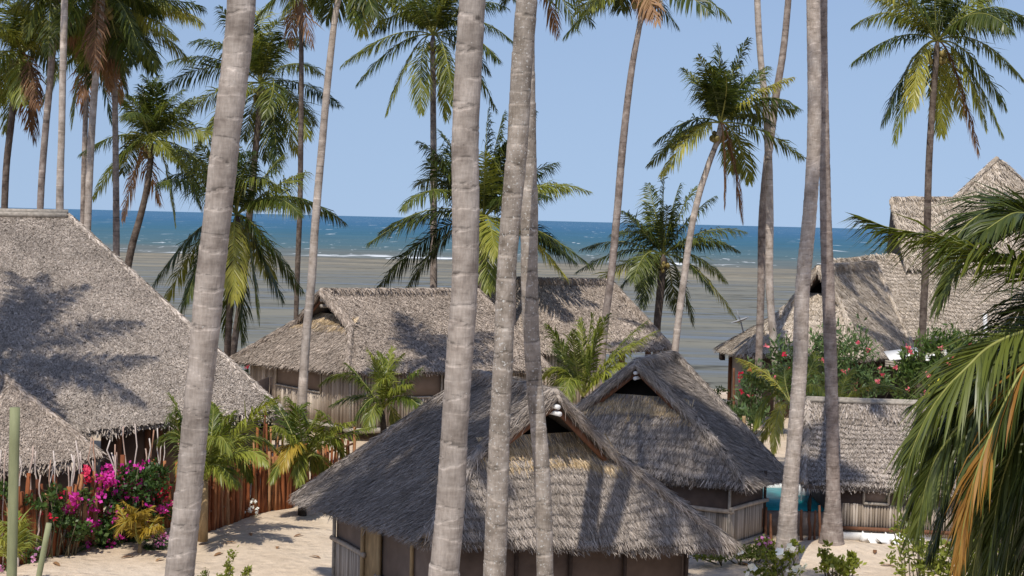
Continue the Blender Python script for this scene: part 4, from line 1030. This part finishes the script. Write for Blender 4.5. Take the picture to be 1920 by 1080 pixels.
# ---- young palms between the huts
def young(label, D, base, tips, L, h=.5, nl=48, ll=.6, leaf='leaf_fresh', w=.036, gold=(), r=.1, droop=.8, cpx=None, z=0, stemm='bark_dark', arch=.3):
    g = A_(at(base[0], base[1], D)); c = at(*cpx, D) if cpx else g + UP * h
    t = thing('young_palm', label, 'young palm', g, 'young palms between the huts')
    b = MB(); b.tube([g - UP * .15, lerp(g, c, .5), c], [r * 1.3, r, r * .7], n=9); b.build('trunk', M[stemm], t, smooth=True)
    sg = 1
    for k, tp in enumerate(list(tips) + list(gold)):
        q_ = at(tp[0], tp[1], D); l2 = np.linalg.norm(q_ - c); dd = math.sqrt(max(0, (L * .85)**2 - l2**2)) * sg * rng.uniform(.3, .85); sg = -sg
        q_ = at(tp[0], tp[1], D + dd)
        frond(t, frond_curve(c, q_, L, arch), 'leaf_gold' if k >= len(tips) else (tp[2] if len(tp) > 2 else leaf), int(nl * 1.6), ll * rng.uniform(.85, 1.1), w, droop, 'rachis', .03, bare=.18, ang=(55, 18))
    return t
young('young green palm in front of the long house wall, upright fan of fronds', 45.5, (722, 830), [(648, 680), (690, 655), (735, 652), (790, 690), (755, 665), (665, 790), (600, 720), (790, 770), (710, 660), (690, 800), (745, 830), (770, 720), (620, 760), (700, 730, 'leaf_fresh')], 2.7, cpx=(716, 770), nl=46)
young('young palm with arching fronds and a yellow leaf, left of the nearest hut', 39.5, (567, 972), [(500, 742), (540, 745), (575, 755), (660, 790), (640, 830), (700, 800), (470, 850), (510, 900), (610, 900), (600, 770), (650, 870), (520, 800), (590, 880), (560, 905)], 2.9, cpx=(566, 865), gold=[(548, 925), (530, 880)], nl=50, ll=.6)
young('young palm bending over the stick fence right behind the big left trunk', 35.8, (380, 1003), [(520, 745), (440, 770), (395, 755), (330, 770), (470, 900), (500, 870), (300, 830), (445, 905), (520, 845), (350, 900), (400, 760), (430, 845, 'leaf_yellow'), (320, 740)], 2.9, cpx=(385, 900), nl=52, ll=.6, r=.1, stemm='pole_yellow')
young('young palm with upright dark fan and bright arching fronds before the far house', 47, (1090, 800), [(1025, 610), (1075, 620), (1110, 588), (1140, 590), (1215, 600), (1190, 640), (1020, 705), (1170, 680), (1050, 640), (1125, 600), (1230, 620), (1150, 720), (1030, 740), (1065, 760), (1090, 600)], 3.0, cpx=(1093, 745), nl=52, ll=.65)
young('young palm with one bright frond arching left beneath the beach bar', 46, (1490, 830), [(1385, 672, 'leaf_yellow'), (1395, 700), (1428, 830, 'leaf_yellow'), (1418, 800), (1550, 700), (1560, 780), (1500, 690), (1450, 850, 'leaf_yellow'), (1530, 660)], 3.0, cpx=(1484, 760), nl=50, ll=.6)
young('low palm with pale fronds showing over the shed ridge', 50, (1590, 800), [(1690, 735), (1720, 750), (1540, 720), (1520, 690), (1600, 690), (1640, 720), (1500, 740)], 2.7, cpx=(1572, 770), nl=46, ll=.55)
young('small golden palm on the sand in front of the bougainvillea', 34.8, (262, 1050), [], 1.5, cpx=(262, 1020), gold=[(222, 948), (233, 940), (250, 952), (275, 955), (295, 965), (300, 985), (240, 985), (218, 1000), (285, 950), (262, 960)], nl=26, ll=.42, w=.05, r=.05, stemm='pole_yellow')
young('yellowish grassy palm behind the tall greenish post', 30.5, (20, 1085), [(0, 980, 'leaf_yellow'), (45, 975, 'leaf_yellow'), (60, 1010, 'leaf_yellow'), (-15, 1000, 'leaf_yellow'), (30, 960, 'leaf_yellow')], 1.5, cpx=(22, 1060), nl=30, ll=.45, r=.05)

# ---- the palm close by on the right, cut by the picture edge
near = thing('palm_tree', 'large dark palm at the right edge, close by, with one frond turning orange', 'palm tree', (4.9, 11.5, 0), 'palms leaning into the view')
cpt = at(2075, 590, 11.4)
trunk(near, [A_([5.2, 11.6, -.1]), A_([5.0, 11.55, 2.5]), A_([4.8, 11.5, 5]), cpt - UP * .25, cpt + UP * .12], [.2, .17, .15, .14, .04], 'bark', True)
def nf(pts, leaf, ll, **k):
    P = [at(x, y, D) for x, y, D in pts]; Q = resample(P, 14)[0]
    frond(near, Q, leaf, k.pop('n', 210), ll * 1.1, k.pop('w', .021), k.pop('droop', .5), k.pop('rach', 'rachis'), k.pop('rr', .022), bare=k.pop('bare', .05), **k)
nf([(2075, 590, 11.4), (2000, 530, 11.1), (1920, 498, 10.9), (1835, 470, 10.8), (1750, 442, 10.8), (1670, 428, 10.8), (1618, 408, 10.8)], 'leaf', .56, droop=.75, ang=(60, 12))
nf([(2075, 590, 11.4), (2010, 455, 11.6), (1940, 395, 11.6), (1880, 385, 11.5), (1820, 415, 11.4), (1770, 475, 11.3)], 'leaf_dark', .55, droop=.5)
nf([(2075, 590, 11.4), (2000, 470, 11.9), (1920, 420, 12.0), (1850, 430, 12.0), (1790, 500, 12.0), (1760, 570, 12.0)], 'leaf_dark', .5, droop=.6)
nf([(2075, 590, 11.4), (1990, 480, 11.2), (1950, 415, 11), (1900, 400, 10.8), (1850, 430, 10.7)], 'leaf_dark', .5, droop=.4)
nf([(2075, 590, 11.4), (1990, 600, 11.0), (1920, 622, 10.8), (1862, 645, 10.7), (1812, 690, 10.6), (1765, 740, 10.6), (1720, 820, 10.6), (1688, 915, 10.6)], 'leaf_dark', .58, droop=.75)
nf([(2075, 590, 11.4), (1990, 620, 10.7), (1920, 690, 10.4), (1868, 790, 10.3), (1830, 890, 10.2), (1806, 990, 10.2), (1795, 1075, 10.2)], 'leaf_dark', .55, droop=.9, leaf2='leaf_orange', s2=.6, ang=(52, 10))
nf([(2075, 590, 11.4), (2000, 610, 11.6), (1900, 680, 11.7), (1820, 770, 11.7), (1750, 870, 11.7), (1720, 990, 11.7)], 'leaf_dark', .62, droop=.7)
nf([(2075, 590, 11.4), (2010, 640, 11.9), (1940, 740, 12.1), (1880, 860, 12.2), (1840, 980, 12.3), (1820, 1100, 12.3)], 'leaf_dark', .7, droop=.6)
nf([(2075, 590, 11.4), (2010, 660, 11.5), (1960, 770, 11.5), (1920, 900, 11.5), (1890, 1030, 11.5), (1880, 1130, 11.5)], 'leaf_dark', .7, droop=.6)
nf([(2075, 590, 11.4), (2030, 680, 11.9), (1990, 820, 12.2), (1960, 960, 12.3), (1945, 1100, 12.3)], 'leaf_dark', .7, droop=.6)
nf([(2075, 590, 11.4), (2000, 640, 12.3), (1880, 720, 12.8), (1790, 840, 13), (1740, 930, 13), (1700, 1010, 13)], 'leaf_dark', .6, droop=.7)
nf([(2075, 590, 11.4), (2000, 560, 12.3), (1930, 570, 12.8), (1850, 640, 13), (1780, 720, 13), (1710, 760, 13)], 'leaf_dark', .6, droop=.6)
for k_, (x2, y2, dd_) in enumerate([(1700, 960, .5), (1745, 1040, .9), (1790, 1010, 1.5), (1850, 1080, .3), (1690, 850, 1.2), (1900, 1090, 1.0), (1760, 900, 2.0), (1830, 960, 2.3), (1715, 930, 1.6), (1880, 1000, 2.6), (1930, 1060, 1.8), (1800, 1075, .8)]):
    xm, ym = (2075 + x2) / 2 + 10, 590 + (y2 - 590) * .22
    nf([(2075, 590, 11.4), ((2075 + xm) / 2, (590 + ym) / 2 - 25, 11.4 + dd_ * .5), (xm, ym, 11.4 + dd_ * .8), ((xm + x2) / 2 - 25, (ym + y2) / 2 - 10, 11.4 + dd_), (x2, y2, 11.4 + dd_)], 'leaf_dark', .6, droop=.9)
nf([(2075, 590, 11.4), (2150, 480, 11.6), (2250, 500, 11.8), (2350, 650, 12)], 'leaf', .55)
nf([(2075, 590, 11.4), (2110, 450, 12.6), (2120, 400, 13.4), (2110, 480, 14.4)], 'leaf', .55)

# ================================================================== BUSHES AND FLOWERS
def leaves(mb, P, size, mat=0, up=.4, asp=.45):
    n = len(P); d = nrm(rng.normal(0, 1, (n, 3)) + UP * up); s = nrm(np.cross(d, rng.normal(0, 1, (n, 3))))
    L = size * rng.uniform(.6, 1.4, n)[:, None]
    v = np.stack([P, P + d * L * .5 + s * L * asp * .5, P + d * L, P + d * L * .5 - s * L * asp * .5], 1).reshape(-1, 3)
    mb.add(v, q=np.arange(n * 4).reshape(-1, 4), mat=mat)
def cloud(c, rad, n, shell=.45):
    d = nrm(rng.normal(0, 1, (n, 3))); r_ = rng.uniform(shell, 1, n) ** .6
    return np.asarray(c) + d * r_[:, None] * np.asarray(rad)
def bush(name, label, cat, clumps, leaf='leaf_bush', n=900, size=.12, flowers=(), group=None, up=.5, asp=.4, stems=5, fsize=.09, loc=None):
    """clumps: (centre, radii); flowers: (material, centres, radius, count)"""
    cs = [np.asarray(c) for c, r_ in clumps]; lo = min(c[2] - r_[2] for (c, r_) in clumps)
    base = A_([np.mean([c[0] for c in cs]), np.mean([c[1] for c in cs]), max(0, lo)]) if loc is None else np.asarray(loc, float)
    base[2] = float(hgt(base[0], base[1]))
    t = thing(name, label, cat, base, group)
    b = MB()
    for c, r_ in clumps:
        k = max(10, int(n * r_[0] * r_[2] / sum(q_[1][0] * q_[1][2] for q_ in clumps)))
        sub = cloud(c, r_, max(3, k // 30), .25)
        P = sub[rng.integers(0, len(sub), k)] + rng.normal(0, 1, (k, 3)) * (np.asarray(r_) * .17)
        P[:, 2] = np.maximum(P[:, 2], base[2] + .02)
        leaves(b, P, size, 0, up, asp)
    b.build('foliage', M[leaf], t)
    b = MB()
    for c, r_ in clumps:
        for k in range(stems):
            q_ = np.asarray(c) + rng.normal(0, .45, 3) * np.asarray(r_); o = A_([rng.normal(0, .08), rng.normal(0, .08), 0]) + A_([c[0], c[1], 0]) * .6 + base * .4; o[2] = base[2] - .05
            b.tube([o, lerp(o, q_, .5) + rng.normal(0, .05, 3), q_], [.02, .015, .008], n=4)
    b.build('stems', M['stem'], t)
    for (mt, pts, r_, k) in flowers:
        for p in pts:
            b = MB(); P = np.asarray(p) + rng.normal(0, r_ * .5, (k, 3)); leaves(b, P, fsize, 0, .3, .9)
            b.build('flower_cluster', M[mt], t)
    return t
P_ = lambda l, D: [at(x, y, D) for x, y in l]
def spray(cx, cy, rx, ry, n, D, dz=.4): return [at(rng.normal(cx, rx), rng.normal(cy, ry), D + rng.uniform(-dz, dz)) for _ in range(n)]
# bougainvillea in front of the fence: fence stands at about 33 to 36 m
def fd(px): return float(np.interp(px, [0, 330], [32.8, 37.6])) - .3
def cl(px, py, rx, ry, rd=.35): D = fd(px); return (at(px, py, D), (rx * D / F, rd, ry * D / F))
bush('bougainvillea', 'bougainvillea with bright magenta flowers covering the fence behind the small golden palm', 'bougainvillea',
     [cl(240, 905, 60, 40), (cl(290, 930, 30, 60)), cl(215, 960, 45, 45), cl(250, 990, 55, 35), cl(190, 1000, 45, 35), cl(285, 880, 35, 22)], n=3300, size=.11,
     flowers=[('flower_magenta', spray(207, 897, 10, 14, 20, fd(207)) + spray(262, 908, 9, 8, 9, fd(262)) + spray(240, 885, 22, 8, 7, fd(240)) + spray(205, 970, 30, 30, 15, fd(205)) + spray(180, 990, 25, 28, 9, fd(180)) + spray(280, 960, 18, 28, 10, fd(280)), .10, 12), ('flower_red', spray(303, 920, 6, 14, 10, fd(303)), .08, 10), ('flower_magenta', spray(178, 945, 10, 9, 8, fd(178)) + spray(215, 975, 14, 22, 16, fd(215)) + spray(245, 940, 18, 16, 9, fd(245)), .08, 8)], asp=.65)
bush('bougainvillea', 'sparser bougainvillea with red flowers on the fence beside the tall greenish post', 'bougainvillea',
     [cl(85, 925, 32, 18), cl(60, 950, 22, 20), cl(110, 960, 30, 30), cl(130, 990, 40, 25), cl(10, 940, 20, 40), cl(150, 935, 25, 22), cl(165, 1015, 30, 25)], n=1900, size=.11,
     flowers=[('flower_red', spray(158, 882, 4, 12, 8, fd(158)) + spray(110, 922, 4, 4, 3, fd(110)) + spray(84, 968, 8, 7, 5, fd(84)) + spray(35, 972, 3, 6, 3, fd(35)), .06, 8), ('flower_magenta', spray(132, 946, 9, 10, 10, fd(132)) + spray(170, 984, 6, 4, 4, fd(170)), .09, 10)], asp=.65)
bush('periwinkle', 'low mauve flowering plants by the leaning post at the lower left', 'flowers', [cl(55, 1040, 30, 22), cl(5, 1065, 25, 18)], n=700, size=.09, flowers=[('flower_mauve', spray(45, 1035, 18, 12, 9, fd(50)) + spray(5, 1060, 10, 8, 6, fd(5)), .05, 6)], fsize=.07)
bush('periwinkle', 'small mauve flower clump on the sand right of the golden palm', 'flowers', [(at(292, 1025, 35.3), (.24, .2, .26))], n=320, size=.09, flowers=[('flower_mauve', spray(290, 1015, 12, 10, 10, 35.1), .05, 6)], fsize=.07)
bush('periwinkle', 'white flowering plant at the foot of the stick fence across the yard', 'flowers', [(at(462, 965, 39.2), (.28, .2, .14)), (at(462, 945, 39.2), (.12, .1, .25))], n=330, size=.08, flowers=[('flower_white', spray(463, 958, 12, 8, 12, 39) + spray(468, 938, 6, 7, 5, 39), .045, 6)], fsize=.09)
bush('succulent_shrub', 'spiky green shrub on the sand at the bottom edge right of the big left trunk', 'shrub', [(at(435, 1065, 31.5), (.12, .12, .35)), (at(462, 1075, 31.5), (.13, .1, .18)), (at(420, 1085, 31.5), (.14, .1, .12))], leaf='leaf_fresh', n=330, size=.09, stems=4)
bush('succulent_shrub', 'tiny green shoots at the bottom edge next to the big left trunk', 'shrub', [(at(388, 1072, 31), (.08, .1, .14)), (at(378, 1082, 31), (.07, .1, .1))], leaf='leaf_fresh', n=70, size=.08, stems=3)
bush('hibiscus_shrub', 'fresh green shrub at the bottom edge in front of the wide footed trunk', 'shrub', [(at(1550, 1035, 33.5), (.13, .12, .2)), (at(1575, 1062, 33.5), (.42, .3, .2)), (at(1600, 1055, 33.5), (.15, .15, .15))], leaf='leaf_fresh', n=650, size=.12, asp=.6)
bush('hibiscus_shrub', 'shrub with large white flowers in front of the bleached palm foot', 'shrub', [(at(1460, 1060, 32.3), (.5, .3, .3)), (at(1490, 1035, 32.3), (.18, .2, .22)), (at(1430, 1078, 32.3), (.3, .2, .12))], leaf='leaf_fresh', n=900, size=.1, asp=.55, flowers=[('flower_white', P_([(1479, 1030), (1462, 1037), (1408, 1068), (1505, 1067), (1487, 1072)], 32.0), .05, 8)], fsize=.14)
bush('flower_bed', 'low flowering ground plants along the foot of the nearest hut, mauve at the right end', 'flower bed', [(at(1330, 1040, 34.6), (.5, .35, .12)), (at(1390, 1038, 34.8), (.5, .35, .14)), (at(1435, 1030, 35.2), (.35, .3, .24))], leaf='leaf_fresh', n=2600, size=.085, flowers=[('flower_white', spray(1340, 1034, 25, 5, 12, 34.4), .04, 5), ('flower_mauve', spray(1442, 1016, 10, 6, 9, 35), .05, 6)], fsize=.075)
# oleander and the other bushes round the beach bar
OL = 'pink flowering oleander bushes'
bush('oleander_bush', 'oleander bush with red flowers by the red brown pole at the beach bar corner', 'bush', [(at(1410, 740, 56), (.75, .6, 1.3)), (at(1470, 700, 56.5), (.6, .6, 1.3)), (at(1400, 790, 55), (.6, .5, .6))], leaf='leaf_oleander', n=1900, size=.26, asp=.28, up=1.0, flowers=[('flower_red', P_([(1388, 700), (1387, 711), (1470, 664), (1406, 694), (1391, 735), (1480, 690)], 55.3), .07, 9), ('flower_pink', spray(1440, 720, 35, 40, 4, 55.4), .07, 7)], group=OL, fsize=.10)
bush('oleander_bush', 'broad oleander bush with scattered pink flowers between the touching trunks and the white sheet', 'bush', [(at(1530, 700, 55), (.7, .7, 1.3)), (at(1590, 680, 55.5), (1.0, .8, 1.35)), (at(1640, 715, 55), (.5, .6, .7)), (at(1545, 735, 54.5), (.7, .6, .6))], leaf='leaf_oleander', n=3300, size=.26, asp=.28, up=1.0, flowers=[('flower_pink', P_([(1582, 697), (1592, 698), (1628, 655), (1608, 642), (1645, 715), (1655, 702), (1627, 732), (1545, 676), (1650, 690)], 54.3), .06, 9)], group=OL, fsize=.10)
bush('oleander_bush', 'tall dark oleander bush with pink flowers, standing behind the yellow croton bush', 'bush', [(at(1760, 690, 55), (1.1, .8, 1.4)), (at(1810, 680, 55.5), (.8, .8, 1.2)), (at(1700, 710, 55.5), (.5, .5, 1.3)), (at(1780, 740, 54.5), (1.0, .6, .7))], leaf='leaf_bush', n=4600, size=.26, asp=.28, up=1.0, flowers=[('flower_pink', P_([(1704, 650), (1708, 660), (1820, 645), (1765, 652), (1788, 670), (1850, 650), (1780, 684), (1742, 702), (1773, 716), (1703, 730), (1735, 740), (1815, 680), (1848, 640), (1678, 690)], 54), .065, 9), ('flower_white', spray(1770, 672, 14, 8, 6, 54.2), .08, 7)], group=OL, fsize=.10)
bush('croton_bush', 'bright yellow croton bush behind the shed ridge', 'bush', [(at(1757, 748, 50), (.38, .35, .42)), (at(1735, 762, 49), (.3, .3, .25))], leaf='leaf_croton', n=520, size=.15, asp=.5, stems=4)
bush('seaside_bush', 'small grey green bush on the beach behind the second small hut', 'bush', [(at(1345, 742, 64), (.45, .4, .4)), (at(1365, 760, 63), (.45, .4, .4))], n=700, size=.14)
bush('garden_bush', 'leafy light green bush beneath the hanging fronds at the lower right', 'bush', [(at(1720, 1050, 29), (.55, .5, .4)), (at(1800, 1060, 29), (.8, .5, .5)), (at(1700, 1000, 31), (.35, .4, .4)), (at(1880, 1060, 28), (.7, .5, .6))], leaf='leaf_fresh', n=2600, size=.13, asp=.4)
bush('garden_bush', 'red flowered plant peeping out between the big left roof and the long house', 'bush', [(at(466, 690, 60), (.25, .3, .3))], n=120, size=.12, flowers=[('flower_red', P_([(462, 688), (468, 686)], 59.5), .1, 8)])
bush('garden_bush', 'shadowed bush under the right eave of the second small hut', 'bush', [(at(1440, 912, 43.5), (.9, .4, .35))], n=700, size=.13)

# ---- dry bits lying on the sand
for k, (px, py) in enumerate([(105, 1062), (240, 1043), (300, 1050), (430, 1020), (470, 1003), (520, 1030), (560, 1005), (590, 1048), (410, 1040), (1480, 1062), (1640, 1045), (1665, 1062), (1395, 1062)]):
    g = ground(px, py, 0); g[2] = float(hgt(g[0], g[1])) + .01
    an = rng.uniform(0, 6.28); d = A_([math.cos(an), math.sin(an), 0]); L_ = rng.uniform(.1, .22)
    b = MB(); sd_ = A_([-d[1], d[0], 0]); q_ = [g - d * L_, g - d * L_ * .3 + UP * .03, g + d * L_ * .4 + UP * .04, g + d * L_ + UP * .005]
    w_ = [.01, .05, .045, .008]
    b.add([p + sd_ * x * t for p, t in zip(q_, w_) for x in (-1, 1)], q=[[2 * i, 2 * i + 1, 2 * i + 3, 2 * i + 2] for i in range(3)])
    tag(b.build('dry_leaf', M['leaf_dead']), 'small dry brown leaf lying on the open sand', 'dry leaf', 'dry leaves on the sand')
